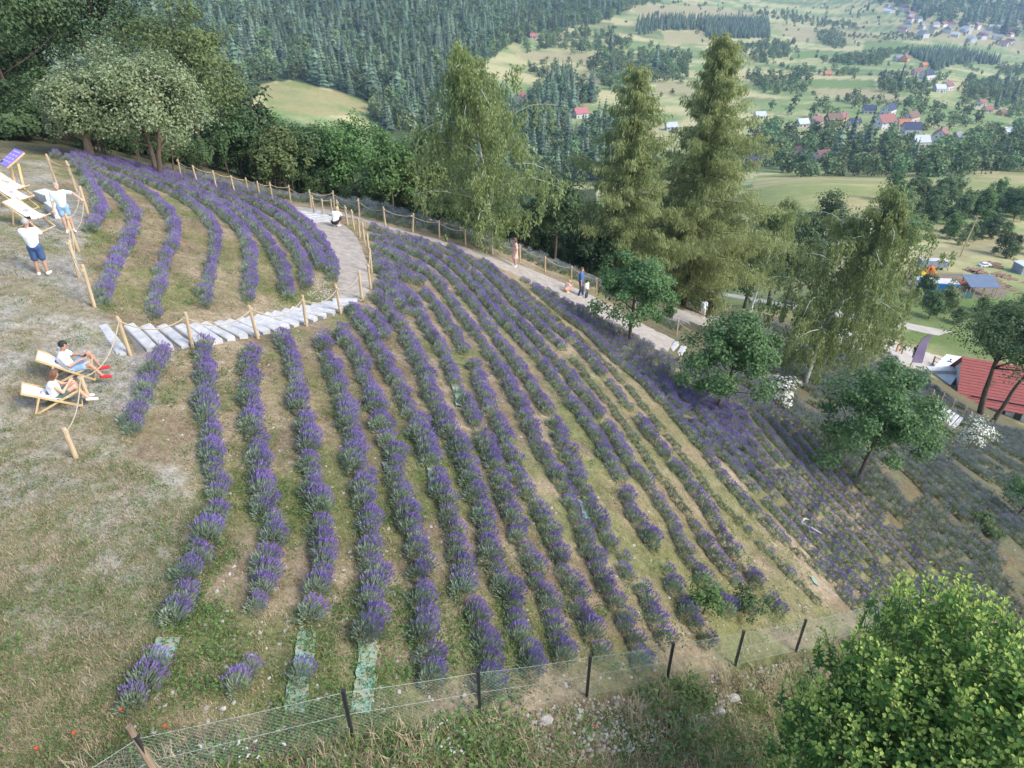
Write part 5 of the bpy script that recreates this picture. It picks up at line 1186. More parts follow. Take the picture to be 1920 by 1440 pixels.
    if not dress:
        lc = [(J['pel'], J['pel']+(J['che']-J['pel'])*.12, .132+g, .13+g)]
        for s_ in 'LR':
            hp, kn, an = J['hp'+s_], J['kn'+s_], J['an'+s_]; lc += [(J['pel']*.6+hp*.4, hp, .115+g, .10+g), (hp, hp+(kn-hp)*min(1, leglen), .09+g, (.06 if leglen >= 1 else .082)+g)]
            if leglen > 1: lc.append((kn, an+(kn-an)*.08, .058+g, .05+g))
        mk('trousers' if leglen > 1 else 'shorts', lc, CL[legs])
    for s_ in 'LR':
        an, ft = J['an'+s_], J['toe'+s_]; d = unit(ft-an); mk('shoe', [(an-d*.035-np.array([0, 0, .032]), ft+d*.02-np.array([0, 0, .004]), .05, .043), (an-d*.02-np.array([0, 0, .01]), an-d*.02-np.array([0, 0, .02]), .046, .046)], CL[shoes], .02, .018)
    hc = [(H+up*.065-fc*.025, H+up*.03-fc*.05, .088, .085), (H+up*.085+fc*.03, H+up*.06-fc*.02, .055, .075), (H+lf*.05+up*.03-fc*.02, H-lf*.05+up*.03-fc*.02, .06, .06)]
    if long_hair: hc += [(H-fc*.05, H-fc*.085-up*.16, .085, .06), (H+lf*.06-fc*.02, H+lf*.06-fc*.03-up*.12, .05, .04), (H-lf*.06-fc*.02, H-lf*.06-fc*.03-up*.12, .05, .04)]
    mk('hair', hc, HAIR[hair], .03, .016 if fine else .022)
    e_ = MB()
    for s_ in (-1, 1):
        c = H+fc*.088+lf*s_*.034+up*.012; e_.tube([c-fc*.006, c+fc*.006], [.011, .008], 6)
    e_.build('eyes', eye_m, t); l_ = MB(); c = H+fc*.093-up*.062; l_.tube([c-lf*.022, c+fc*.004, c+lf*.022], [.005, .009, .005], 5); l_.build('mouth', lip_m, t)
    if backpack: mk('backpack', [(J['che']-fc*.2-up*.2, J['che']-fc*.2+up*.1, .11, .10)], CL[backpack])
    return t
def face(u, v, u2, v2): return heading((u, v), (u2, v2))
toward_cam = lambda p: math.atan2(-p[1], -p[0])
# seated man with phone
px, py = math.cos(hm_), math.sin(hm_)
SIT_M = dict(pel=(.02,0,.36), che=(-.08,0,.68), nek=(-.04,0,.90), hd=(.03,0,1.06), shL=(-.06,.20,.84), elL=(.10,.30,.62), wrL=(.33,.16,.64), shR=(-.06,-.20,.84), elR=(.06,-.30,.58), wrR=(.30,-.10,.60), hpL=(.08,.11,.36), knL=(.50,.24,.62), anL=(.66,.26,.10), hpR=(.08,-.11,.36), knR=(.52,-.22,.46), anR=(.72,-.26,.10), face=(.9,-.15,-.45), handL=(.7,-.7,.1), handR=(.8,.6,.15))
pm_ = person('man in white T-shirt and red shoes sitting in a deck chair with a phone', ch_m, hm_, SIT_M, 'white', 'lblue', 'red', 'dark', skin_t, leglen=.62, scale=.86)
ph = MB(); ph.box((.44, .02, .66), (.07, .14, .012)); po = ph.build('phone', CL['black']); po.location = ch_m; po.rotation_euler[2] = hm_; po.scale = (.86,)*3; tag(po, 'dark phone in the hands of the seated man', 'phone')
SIT_W = dict(pel=(.04,0,.30), che=(.02,0,.60), nek=(.07,0,.80), hd=(.15,0,.95), shL=(.03,.16,.75), elL=(.20,.24,.52), wrL=(.42,.17,.52), shR=(.03,-.16,.75), elR=(.22,-.22,.50), wrR=(.40,-.06,.66), hpL=(.08,.09,.31), knL=(.48,.12,.56), anL=(.62,.12,.09), hpR=(.08,-.09,.31), knR=(.50,-.08,.53), anR=(.70,-.08,.09), face=(.9,.3,-.35))
person('woman in white sleeveless top and dark shorts sitting in the nearer deck chair', ch_w, hw_, SIT_W, 'white', 'green', 'cream', 'brown', leglen=.5, long_hair=True, bare_arm=True, scale=.84)
# standing man photographing, back to the camera
pA = at(84,516); pB = at(133,434)
person('man in white T-shirt and blue shorts photographing with a phone, seen from behind', pA, math.atan2(pB[1]-pA[1], pB[0]-pA[0]), dict(elL=(.16,.26,1.24), wrL=(.30,.10,1.50), elR=(.16,-.26,1.24), wrR=(.30,-.08,1.50), handL=(.3,-.5,.8), handR=(.3,.5,.8), knL=(.05,.12,.49), anL=(.02,.15,.08), face=(.95,0,-.1)), 'white', 'denim', 'cream', 'grey', skin_t, leglen=.85, scale=.95)
ph = MB(); ph.box((.40, .01, 1.60), (.014, .15, .075)); po = ph.build('phone', CL['black']); po.location = pA; po.rotation_euler[2] = math.atan2(pB[1]-pA[1], pB[0]-pA[0]); tag(po, 'dark phone held up by the standing man', 'phone')
person('woman in printed white T-shirt and light blue shorts leaning on the rope fence', pB, math.atan2(pA[1]-pB[1], pA[0]-pB[0])+.25, dict(elL=(.02,.44,1.36), wrL=(.06,.62,1.14), elR=(-.02,-.26,1.12), wrR=(.05,-.30,.88), handL=(.2,.5,-.4), face=(1,-.1,-.05)), 'mint', 'lblue', 'cream', 'grey', leglen=.6, scale=.93)
# crouching visitor on the path
pc = at(630,426); CR = dict(pel=(-.05,0,.30), che=(.16,0,.58), nek=(.28,0,.76), hd=(.38,0,.88), shL=(.2,.17,.72), elL=(.42,.2,.52), wrL=(.62,.1,.56), shR=(.2,-.17,.72), elR=(.42,-.2,.52), wrR=(.64,-.06,.54), hpL=(-.04,.1,.30), knL=(.34,.16,.44), anL=(.06,.13,.09), hpR=(-.04,-.1,.30), knR=(.34,-.14,.40), anR=(.06,-.12,.09), face=(.9,0,-.3))
person('crouching person in white top taking a picture on the gravel path', pc, heading((630,426),(660,420)), CR, 'white', 'black', 'cream', 'blond', leglen=.9, fine=False)
pw = at(966,500); person('woman in a long pale pink dress walking on the outer path', pw, heading((966,500),(930,488)), None, 'pink', 'pink', 'cream', 'brown', dress=True, fine=False, long_hair=True)
pb1 = at(1088,556); person('man in blue shirt and jeans on the outer path beside a child', pb1, heading((1088,556),(1110,566)), dict(elR=(.05,-.26,1.13), knL=(.08,.1,.5), anL=(.12,.1,.09), anR=(-.1,-.1,.09)), 'blue', 'navy', 'cream', 'brown', leglen=1.1, fine=False, scale=1.02)
pb2 = at(1099,560); person('small child in white top and navy trousers beside the man in blue', pb2, heading((1099,560),(1120,572)), None, 'white', 'navy', 'cream', 'dark', leglen=1.1, fine=False, scale=.66)
pk_ = at(1061,549); person('small child in pink and orange clothes crouching at the lavender edge', pk_, heading((1061,549),(1075,552)), CR, 'pink', 'orange', 'cream', 'blond', leglen=.9, fine=False, scale=.7)
pw1 = at(1317,596,110); person('walker in pale shirt with a backpack on the lower path', pw1, heading((1317,596),(1330,580)), dict(knL=(.12,.1,.5), anL=(.15,.1,.09), anR=(-.15,-.1,.1)), 'mint', 'mint', 'cream', 'dark', leglen=.8, fine=False, backpack='mint')
pw2 = at(1327,594,110); person('walker in black on the lower path next to the one with a backpack', pw2, heading((1327,594),(1340,578)), dict(knR=(.12,-.1,.5), anR=(.15,-.1,.09), anL=(-.15,.1,.1)), 'black', 'black', 'black', 'blond', leglen=1.1, fine=False, sleeve=1.2)

# ------------------------------------------------------------------ village houses
def wallm(nm, c): return M(nm, c, .9, tuple(x*.88 for x in c), 1.5, .1, 20)
def roofm(nm, c): return M(nm, c, .8, tuple(x*.7 for x in c), 2.5, .3, 12, stretch=(1, 5, 5))
WALL = {'white': wallm('white_render', (.62,.61,.59)), 'cream': wallm('cream_render', (.66,.58,.42)), 'yellow': wallm('yellow_render', (.70,.52,.18)), 'pink': wallm('pinkish_render', (.62,.48,.42)), 'grey': wallm('grey_render', (.48,.47,.45)), 'orange': wallm('orange_render', (.62,.30,.14)), 'wood': wallm('brown_boards', (.22,.13,.08))}
ROOF = {'red': roofm('red_tiles', (.30,.135,.115)), 'mauve': roofm('mauve_tiles', (.26,.12,.12)), 'navy': roofm('dark_blue_roof', (.05,.065,.12)), 'brown': roofm('brown_tiles', (.20,.13,.10)), 'grey': roofm('grey_roof', (.26,.27,.29)), 'orange': roofm('orange_tiles', (.44,.19,.11)), 'pinkred': roofm('bright_red_sheet_roof', (.45,.16,.165)), 'pale': roofm('pale_sheet_roof', (.52,.55,.57))}
glass_m = M('window_glass', (.05,.06,.075), .15, None, 3, 0); frame_m = M('white_window_frame', (.72,.72,.70), .6, None, 5, 0); brick_m = M('brick_chimney', (.33,.14,.10), .9, None, 4, .3)
def house(label, p, W_, D_, H_, rh, rz, wall='white', roof='red', win=3, chim=True, name='house', over=.45, floors=2):
    t = thing(name, label, 'house', p-np.array([0, 0, .4]), rz); b_ = MB(); x, y = W_/2, D_/2
    V = [(-x, -y, -2), (x, -y, -2), (x, y, -2), (-x, y, -2), (-x, -y, H_), (x, -y, H_), (x, y, H_), (-x, y, H_), (-x, 0, H_+rh-.15), (x, 0, H_+rh-.15)]
    b_.add(V, [np.array([[0, 1, 5, 4], [2, 3, 7, 6]]), np.array([[1, 2, 6, 9, 5], [3, 0, 4, 8, 7]])]); b_.build('wall', WALL[wall], t)
    sl_ = rh/y; r_ = MB(); xo = x+over
    for s_ in (-1, 1):
        e0 = np.array([0, s_*(y+over), H_-sl_*over]); e1 = np.array([0, 0, H_+rh]); th = np.array([0, 0, .16])
        V = [e0+np.array([-xo, 0, 0]), e0+np.array([xo, 0, 0]), e1+np.array([xo, 0, 0]), e1+np.array([-xo, 0, 0])]; V = V+[v+th for v in V]
        r_.add(V, [np.array([[3, 2, 1, 0], [4, 5, 6, 7], [0, 1, 5, 4], [1, 2, 6, 5], [2, 3, 7, 6], [3, 0, 4, 7]])])
    ro = r_.build('roof', ROOF[roof], t)
    if chim: c = MB(); c.box((W_*.18, D_*.12, H_+rh*.95), (.6, .6, 1.5)); c.box((W_*.18, D_*.12, H_+rh*.95+.8), (.72, .72, .1)); c.build('chimney', brick_m, ro)
    def window(c, w_, h_, ax_, s_):
        m = MB(); d = .05*s_
        sz = (w_, .10, h_) if ax_ == 'y' else (.10, w_, h_); sz2 = (w_-.24, .16, h_-.24) if ax_ == 'y' else (.16, w_-.24, h_-.24)
        m.box(c, sz, mi=0); m.box(c, sz2, mi=1); m.build('window', [frame_m, glass_m], t)
    for f in range(floors):
        z = 1.5+f*2.7
        if z+.8 > H_+(rh*.4): break
        for k in range(win):
            for s_ in (-1, 1):
                if z+.8 < H_: window((-x+W_*(k+.5)/win, s_*y, z), 1.1, 1.3, 'y', s_)
        for k in (-1, 1):
            for s_ in (-1, 1): window((s_*x, k*D_*.22, z), 1.0, 1.3, 'x', s_)
    window((x, 0, H_+rh*.35), .9, 1.0, 'x', 1); window((-x, 0, H_+rh*.35), .9, 1.0, 'x', -1)
    d_ = MB(); d_.box((W_*.1, -y, .95), (1.0, .14, 2.0)); d_.build('door', WALL['wood'], t)
    return t
for i, (u, v, wp, wl, rf, tn, lab) in enumerate(VH):
    p = at(u, v); dep = p[1]*cp-(p[2]-CZ)*sp; W_ = max(7.0, wp*dep/F*1.05)
    house(lab, p, W_, W_*.72, W_*.40, W_*.33, tn+.1, wl, rf, 3, wp > 15)
far_lab = 'tiny pale house of the distant town at the upper right'
TH = []
for i in range(34):
    u = R.uniform(1690, 1900); v = 40+(u-1690)*.17+R.gauss(0, 9)
    if i < 6: u, v = R.uniform(1640, 1760), R.uniform(4, 30)
    TH.append((u, max(4, v)))
for i, (u, v) in enumerate(sorted(TH)):
    p = at(u, v); W_ = R.uniform(10, 17); b_ = MB()
    t = thing('town_house', '%s from the left, %s' % (ordinal(i+1), far_lab), 'house', p, R.uniform(0, 3), 'houses of the distant town'); x, y, H_ = W_/2, W_*.36, W_*.36
    b_.box((0, 0, H_/2-1), (W_, y*2, H_+2)); b_.build('wall', R.choice([WALL['white'], WALL['white'], WALL['cream'], WALL['grey']]), t)
    r_ = MB(); V = [(-x-.4, -y-.4, H_), (x+.4, -y-.4, H_), (x+.4, y+.4, H_), (-x-.4, y+.4, H_), (-x-.4, 0, H_*1.8), (x+.4, 0, H_*1.8)]; r_.add(V, [np.array([[0, 1, 5, 4], [2, 3, 4, 5]]), np.array([[1, 2, 5], [3, 0, 4]])]); r_.build('roof', R.choice([ROOF['red'], ROOF['grey'], ROOF['mauve'], ROOF['pale']]), t)

# ------------------------------------------------------------------ red roofed house, terrace
pr_ = at(1862,757,130)
hr = math.atan2(*(lambda a: (a[1], a[0]))(at(1905,762,130)-at(1800,722,130)))
tile_m = roofm('red_roof_tiles', (.36,.105,.09))
def tiled_house():
    t = thing('lodge', 'white lodge with long red tiled roof at the right edge', 'house', pr_-np.array([0, 0, .3]), hr-.12); W_, D_, H_, rh = 8.2, 7.0, 2.4, 3.0; x, y = W_/2, D_/2
    b_ = MB(); V = [(-x, -y, -3), (x, -y, -3), (x, y, -3), (-x, y, -3), (-x, -y, H_), (x, -y, H_), (x, y, H_), (-x, y, H_), (-x, 0, H_+rh-.1), (x, 0, H_+rh-.1)]
    b_.add(V, [np.array([[0, 1, 5, 4], [2, 3, 7, 6]]), np.array([[1, 2, 6, 9, 5], [3, 0, 4, 8, 7]])]); b_.build('wall', WALL['white'], t)
    for s_ in (-1, 1):
        r_ = MB(); n = 16; y0, z0 = y+.6, H_-rh/y*.6; dy = -y0/n; dz = (H_+rh-z0)/n
        for k in range(n):     # courses of tiles, each lapping the one below
            a = np.array([0, s_*(y0+dy*k), z0+dz*k+.10]); b = np.array([0, s_*(y0+dy*(k+1)*1.0), z0+dz*(k+1)+.05])
            V = [a+np.array([-x-.5, 0, 0]), a+np.array([x+.5, 0, 0]), b+np.array([x+.5, 0, 0]), b+np.array([-x-.5, 0, 0])]; V += [v_-np.array([0, 0, .1]) for v_ in V]
            r_.add(V, [np.array([[0, 1, 2, 3], [7, 6, 5, 4], [0, 4, 5, 1], [1, 5, 6, 2], [2, 6, 7, 3], [3, 7, 4, 0]])])
        ro = r_.build('roof', tile_m, t)
        bar_ = MB(); bar_.box((0, s_*(y0+dy*2.5), z0+dz*2.5+.2), (W_*.8, .06, .12)); bar_.build('snow_guard', CL['black'], ro)
    for k in range(4):
        for xx in (x,):
            m = MB(); m.box((xx, -y*.75+k*y*.5, 1.4), (.12, 1.3, 1.5)); m.box((xx, -y*.75+k*y*.5, 1.4), (.18, 1.05, 1.25), mi=1); m.build('window', [frame_m, glass_m], t)
    m = MB(); m.box((x, 0, H_+1.2), (.12, 1.2, 1.2)); m.box((x, 0, H_+1.2), (.18, .95, .95), mi=1); m.build('window', [frame_m, glass_m], t)
    for k in range(5):
        m = MB(); m.box((-x+1.0+k*1.55, -y, 1.3), (.95, .12, 1.2)); m.box((-x+1.0+k*1.55, -y, 1.3), (.72, .18, .95), mi=1); m.build('window', [frame_m, glass_m], t)
    return t
tiled_house()
q4 = hit([1722,1772,1806,1765], [695,725,708,690], 130); zt = q4[:, 2].mean()+.25
V = np.vstack([q4*np.array([1, 1, 0])+np.array([0, 0, zt]), q4*np.array([1, 1, 0])+np.array([0, 0, zt-2.5])])
o = mkobj('terrace', mkmesh('terrace', V, [np.array([[0, 1, 2, 3][::-1]]), np.array([[i, (i+1) % 4, (i+1) % 4+4, i+4] for i in range(4)])], M('white_terrace', (.74,.75,.74), .7, None, .8, .05))); tag(o, 'flat white terrace deck beside the red roof', 'terrace')
ct = q4.mean(0); pl_ = MB(); pl_.box((ct[0], ct[1]+.5, zt+.2), (3.2, 1.0, .4)); pl_.build('planter', conc_m); tag(bpy.data.objects['planter'], 'low pale planter on the white terrace', 'planter')
wf2 = thing('timber_fence', 'orange brown timber railing along the farm road', 'fence'); Pt = hit([1748,1762,1776,1790,1804,1818], [684,690,697,704,712,720], 140); o0 = Pt[0].copy(); wf2.location = o0
ob_m = M('orange_brown_timber', (.50,.22,.08), .7, None, 4, .2)
for i, p in enumerate(Pt):
    MB().box(p-o0+np.array([0, 0, .55]), (.14, .14, 1.3)).build('post', ob_m, wf2)
    if i: 
        for z_ in (.55, 1.1): MB().bar(Pt[i-1]-o0+np.array([0, 0, z_]), p-o0+np.array([0, 0, z_]), .12, .06).build('rail', ob_m, wf2)
wf3 = thing('timber_fence', 'red brown timber railing left of the pink flag', 'fence'); Pt = hit([1632,1648,1664,1680,1690], [646,650,655,660,664], 140); o0 = Pt[0].copy(); wf3.location = o0
for i, p in enumerate(Pt):
    MB().box(p-o0+np.array([0, 0, .5]), (.14, .14, 1.2)).build('post', ob_m, wf3)
    if i: MB().bar(Pt[i-1]-o0+np.array([0, 0, 1.0]), p-o0+np.array([0, 0, 1.0]), .14, .08).build('rail', ob_m, wf3)
# feather flag
ff = thing('feather_flag', 'tall pink feather flag beside the white terrace', 'flag', at(1706,690,130), -.5); MB().tube([(0, 0, -.2), (0, 0, 2), (.15, 0, 3.6), (.7, 0, 4.3)], [.03, .025, .02, .012], 6).build('pole', steel_m, ff)
zs = np.linspace(.7, 4.2, 9); xl = np.array([.02, .02, .02, .02, .05, .1, .17, .35, .62]); V = []; 
for k, z_ in enumerate(zs): V += [(xl[k], .02*math.sin(k), z_), (xl[k]+.95*(1-.55*(k/8)**2), .08*math.sin(k*1.3), z_+.15)]
V = np.array(V); Fq = np.array([[2*k, 2*k+1, 2*k+3, 2*k+2] for k in range(8)]); mkobj('banner', mkmesh('banner', np.vstack([V, V+np.array([0, .012, 0])]), [Fq, Fq[:, ::-1]+len(V)], cloth('pink_banner', (.80,.55,.78)), smooth=True), ff)
for k, (u, v, sh_, lg, hr_, lab) in enumerate(((1773,700,'lblue','blue','dark','person in pale blue at the end of the white terrace'), (1789,708,'pink','black','dark','person in dark trousers on the white terrace'), (1712,672,'black','navy','dark','person in black beside the pink flag'), (1672,636,'white','navy','dark','person on the farm road near the birch'))):
    person(lab, at(u, v, 140)+np.array([0, 0, .2 if k < 2 else 0]), R.uniform(0, 6), None, sh_, lg, 'black', hr_, leglen=1.1, fine=False)

# ------------------------------------------------------------------ sawmill yard
blue_m = M('blue_container_paint', (.04,.20,.45), .5, (.035,.16,.38), 2, .1); tarp_m = M('pale_container_roof', (.55,.53,.50), .8, (.42,.36,.32), .6, .1); gst_m = M('grey_painted_steel', (.32,.35,.39), .5, (.22,.24,.27), 1.2, .1); org_m = M('orange_machine_paint', (.66,.22,.05), .5, None, 3, .05); yel_m = M('yellow_machine_paint', (.70,.50,.04), .5, None, 3, .05); tyre_m = M('black_rubber', (.025,.025,.025), .9, None, 5, .1); redp = M('red_machine_paint', (.55,.05,.05), .5, None, 3, .05)
YS = {'tank_trailer': .58, 'sawmill_shed': .68, 'parked_car': .6, 'utility_pole': 1.0, 'container': .82, 'tin_shed': .8}
def yard(name, label, cat, u, v, rz, tmax=260):
    t = thing(name, label, cat, at(u, v, tmax), rz); t.scale = (YS.get(name, .72),)*3; return t
t = yard('container', 'blue steel container with pale roof in the sawmill yard', 'container', 1756, 549, -.12); MB().box((0, 0, 1.3), (6.6, 3.0, 2.6)).build('body', blue_m, t); MB().box((0, 0, 2.63), (6.3, 2.7, .08)).build('roof', tarp_m, t)
for k in range(14): MB().box((-3.1+k*.47, -1.52, 1.3), (.16, .06, 2.3)).build('rib', blue_m, t)
t = yard('site_cabin', 'white cabin behind the blue container', 'cabin', 1729, 541, -.3); MB().box((0, 0, 1.2), (4.6, 2.6, 2.4)).build('body', WALL['white'], t); MB().box((0, 0, 2.46), (4.8, 2.8, .14)).build('roof', ROOF['pale'], t); MB().box((.6, -1.3, 1.4), (1.0, .08, .9)).build('window', glass_m, t); MB().box((-1.2, -1.3, 1.0), (.8, .08, 1.9)).build('door', gst_m, t)
t = yard('tank_trailer', 'long grey trailer with ribbed pale top at the back of the yard', 'trailer', 1746, 503, -.1); b_ = MB(); b_.box((0, 0, 1.9), (9.0, 3.0, 2.2), taper=.94); b_.build('body', gst_m, t)
for k in range(3): MB().box((0, -.9+k*.9, 3.04), (8.2, .5, .1)).build('top_panel', WALL['white'], t)
for xx in (-2.6, -1.4, 2.4):
    for s_ in (-1, 1): MB().tube([(xx, s_*1.1, .5), (xx, s_*1.45, .5)], .5, 12).build('wheel', tyre_m, t)
t = yard('excavator', 'orange excavator with folded arm beside the white cabin', 'excavator', 1742, 523, .3)
for s_ in (-1, 1): MB().box((0, s_*.9, .4), (3.2, .5, .8), taper=.86).build('track', tyre_m, t)
MB().box((-.3, 0, 1.35), (2.6, 2.0, 1.0)).build('body', org_m, t); MB().box((.5, .5, 2.3), (1.2, .9, 1.3), taper=.9).build('cab', org_m, t); MB().box((.55, .5, 2.45), (1.24, .8, .7)).build('cab_glass', glass_m, t)
MB().bar((.9, -.4, 1.6), (-1.2, -.4, 3.8), .3, .4).build('boom', org_m, t); MB().bar((-1.2, -.4, 3.8), (-2.6, -.4, 1.8), .25, .3).build('stick', org_m, t); MB().box((-2.7, -.4, 1.5), (.7, .9, .7), taper=.6).build('bucket', gst_m, t)
t = yard('loader', 'yellow loader machine left of the orange excavator', 'loader', 1722, 524, .1); MB().box((0, 0, 1.3), (3.0, 1.7, 1.0), taper=.92).build('body', yel_m, t); MB().box((-.2, 0, 2.3), (1.3, 1.4, 1.2), taper=.9).build('cab', yel_m, t); MB().box((-.2, 0, 2.35), (1.34, 1.3, .6)).build('cab_glass', glass_m, t); MB().bar((1.2, 0, 1.3), (2.6, 0, .7), .9, .25).build('arm', yel_m, t); MB().box((2.8, 0, .6), (.7, 2.1, .8), taper=.7).build('bucket', yel_m, t)
for xx in (-1.0, 1.0):
    for s_ in (-1, 1): MB().tube([(xx, s_*.75, .6), (xx, s_*1.15, .6)], .6, 12).build('wheel', tyre_m, t)
t = yard('sawmill_shed', 'open timber shed with dark blue grey sheet roof', 'shed', 1832, 548, -.05)
for xx in (-3.2, 0, 3.2):
    for yy, zz_ in ((-2.2, 2.5), (2.2, 3.4)): MB().box((xx, yy, zz_/2), (.2, .2, zz_)).build('post', beech_m, t)
V = np.array([(-3.7, -2.8, 2.45), (3.7, -2.8, 2.45), (3.7, 2.8, 3.6), (-3.7, 2.8, 3.6)]); V = np.vstack([V, V+np.array([0, 0, .1])])
mkobj('roof', mkmesh('roof', V, [np.array([[3, 2, 1, 0], [4, 5, 6, 7], [0, 1, 5, 4], [1, 2, 6, 5], [2, 3, 7, 6], [3, 0, 4, 7]])], M('blue_grey_sheet', (.13,.17,.23), .5, (.11,.145,.2), .8, .05)), t)
t = yard('log_loader', 'small red crane arm beside the shed', 'crane', 1793, 548, .2); MB().box((0, 0, .5), (1.4, 1.0, .8), taper=.8).build('base', redp, t); MB().bar((0, 0, .8), (-.9, 0, 2.2), .22, .26).build('boom', redp, t); MB().bar((-.9, 0, 2.2), (1.3, 0, 2.6), .18, .2).build('stick', redp, t)
log_m = M('sawn_logs', (.26,.18,.12), .9, (.15,.105,.075), 1.5, .4, 10, stretch=(.3, 3, 3))
def logs(label, u, v, n, L_, rz, spread, hgt=1.2):
    t = yard('log_pile', label, 'log pile', u, v, rz); g = np.random.default_rng(n)
    for k in range(n):
        y = g.normal(0, spread); z_ = max(.15, (1-abs(y)/(2*spread+.1))*hgt*g.random()); a = g.normal(0, .12); b_ = MB(); c = np.array([g.normal(0, .4), y, z_]); d = np.array([math.cos(a), math.sin(a), g.normal(0, .04)])*L_/2
        b_.tube([c-d, c+d], g.uniform(.12, .22), 7); b_.build('log', log_m, t)
    return t
logs('pile of dark logs left of the open shed', 1800, 535, 40, 5.0, .1, 1.6); logs('long pile of logs behind the blue container', 1780, 528, 30, 7.0, -.1, 1.2, .8); logs('heap of brushwood on the grass behind the shed', 1832, 512, 36, 3.0, .4, 1.5); logs('heap of brushwood near the white car', 1862, 500, 36, 3.0, .0, 1.5); logs('heap of boards right of the shed', 1878, 538, 24, 4.0, .1, 1.5, .6); logs('reddish heap of boards at the right of the yard', 1884, 520, 24, 3.0, .3, 1.5, .7)
t = yard('parked_car', 'small white car on the grass behind the sawmill yard', 'car', 1845, 500, .2); b_ = MB(); b_.box((0, 0, .65), (4.0, 1.7, .6), taper=.95); b_.build('body', WALL['white'], t); MB().box((-.2, 0, 1.2), (2.2, 1.5, .55), taper=.78).build('cabin', WALL['white'], t); MB().box((-.2, 0, 1.18), (2.02, 1.54, .34), taper=.84).build('window', glass_m, t)
for xx in (-1.25, 1.25):
    for s_ in (-1, 1): MB().tube([(xx, s_*.68, .32), (xx, s_*.88, .32)], .32, 10).build('wheel', tyre_m, t)
t = yard('tin_shed', 'long pale grey tin shed at the right edge', 'shed', 1918, 512, .1); MB().box((1.5, 0, 1.2), (7, 3.4, 2.4)).build('wall', gst_m, t); MB().box((1.5, 0, 2.5), (7.4, 3.8, .2)).build('roof', ROOF['pale'], t)
t = yard('utility_pole', 'thin leaning wooden power pole behind the yard', 'pole', 1800, 481, 0, 300); MB().tube([(0, 0, -.3), (.35, 0, 4.5), (.75, 0, 8.8)], [.16, .13, .1], 7).build('pole', post_m, t); MB().bar((.15, 0, 8.4), (1.3, 0, 8.5), .1, .1).build('cross_arm', post_m, t)
pf = thing('pasture_fence', 'row of thin timber posts with net below the blue container', 'fence'); Pt = hit([1712,1730,1750,1770,1788,1806,1822,1840,1856], [556,557,558,560,560,560,560,560,558], 260); o0 = Pt[0].copy(); pf.location = o0; net_m = M('green_net', (.06,.14,.13), .9, None, 3, 0)
for i, p in enumerate(Pt):
    MB().tube([p-o0+np.array([0, 0, -.2]), p-o0+np.array([.1, 0, 1.7])], .07, 6).build('post', post_m, pf)
    if i and i < 7: MB().bar(Pt[i-1]-o0+np.array([0, 0, .6]), p-o0+np.array([0, 0, .6]), 1.1, .02, (0, 1, 0)).build('net_panel', net_m, pf)

# ------------------------------------------------------------------ weeds, stones, weed fabric
def tuft(seed, n, h, spread, wd, mats, curl=.5):
    g = np.random.default_rng(seed); V = []; Fs = []; k = 0
    for i in range(n):
        a = g.uniform(0, 6.28); r_ = spread*g.random()**.5; b = np.array([math.cos(a)*r_, math.sin(a)*r_, -.01]); o_ = g.uniform(0, 6.28); d = np.array([math.cos(o_), math.sin(o_), 0]); L_ = h*g.uniform(.5, 1.2); s_ = np.array([-d[1], d[0], 0])*wd*g.uniform(.6, 1.3)
        m = b+d*L_*curl*.3+np.array([0, 0, L_*.6]); t_ = b+d*L_*curl+np.array([0, 0, L_*.9])
        V += [b-s_, b+s_, m+s_*.8, m-s_*.8, t_]; Fs.append([k, k+1, k+2, k+3]); Fs.append([k+3, k+2, k+4, k+4]); k += 5
    q_ = np.array([f for f in Fs[0::2]]); t3 = np.array([f[:3] for f in Fs[1::2]])
    return np.array(V), [q_, t3]
gr_m = LM('short_green_grass', (.12,.17,.045), (.21,.26,.085), .3, .25); dry_m = LM('dry_straw_grass', (.34,.28,.155), (.50,.42,.26), .3, .2); weed_m = LM('green_weeds', (.075,.14,.035), (.15,.24,.07), .3, .25)
def weed_mesh(seed, n=26, r_=.11, leaf=.055):
    g = np.random.default_rng(seed); P_ = g.normal(0, r_, (n, 3)); P_[:, 2] = np.abs(P_[:, 2])*.7+.01; return leaves(P_, unit(g.normal(0, .5, (n, 3))+np.array([0, 0, 1.0])), leaf*g.uniform(.7, 1.4, n), leaf*.6, g)
tf = []
for i in range(3): V, Fs = tuft(i, 26, .07, .14, .004, None); tf.append(proto('grass_form_%d' % i, mkmesh('g', V, Fs, gr_m)))
for i in range(3): V, Fs = tuft(10+i, 26, .08, .16, .004, None, .8); tf.append(proto('grass_form_%d' % (3+i), mkmesh('g', V, Fs, dry_m)))
for i in range(3): V, Fq_ = weed_mesh(20+i); tf.append(proto('grass_form_%d' % (6+i), mkmesh('g', V, [Fq_], weed_m)))
def ground_scatter(n, poly, fn, tmax=60, seed=0, near=1.6):
    """points spread evenly over the ground seen inside an outline"""
    g = np.random.default_rng(seed); b = np.array(poly); u = g.uniform(b[:, 0].min(), b[:, 0].max(), n*2); v = g.uniform(b[:, 1].min(), b[:, 1].max(), n*2)
    ok = inpoly(u, v, poly); return hit(u[ok][:n], v[ok][:n], tmax), g
FIELD_PX = [(100,310),(330,335),(530,395),(625,470),(640,560),(300,610),(190,590),(150,480),(190,400)]
LOWF = [(250,670),(480,640),(660,580),(700,450),(900,490),(1130,600),(1400,740),(1560,880),(1780,1110),(1600,1180),(1250,1260),(900,1330),(660,1375),(300,1440),(240,1400),(330,1100),(380,950),(300,800)]
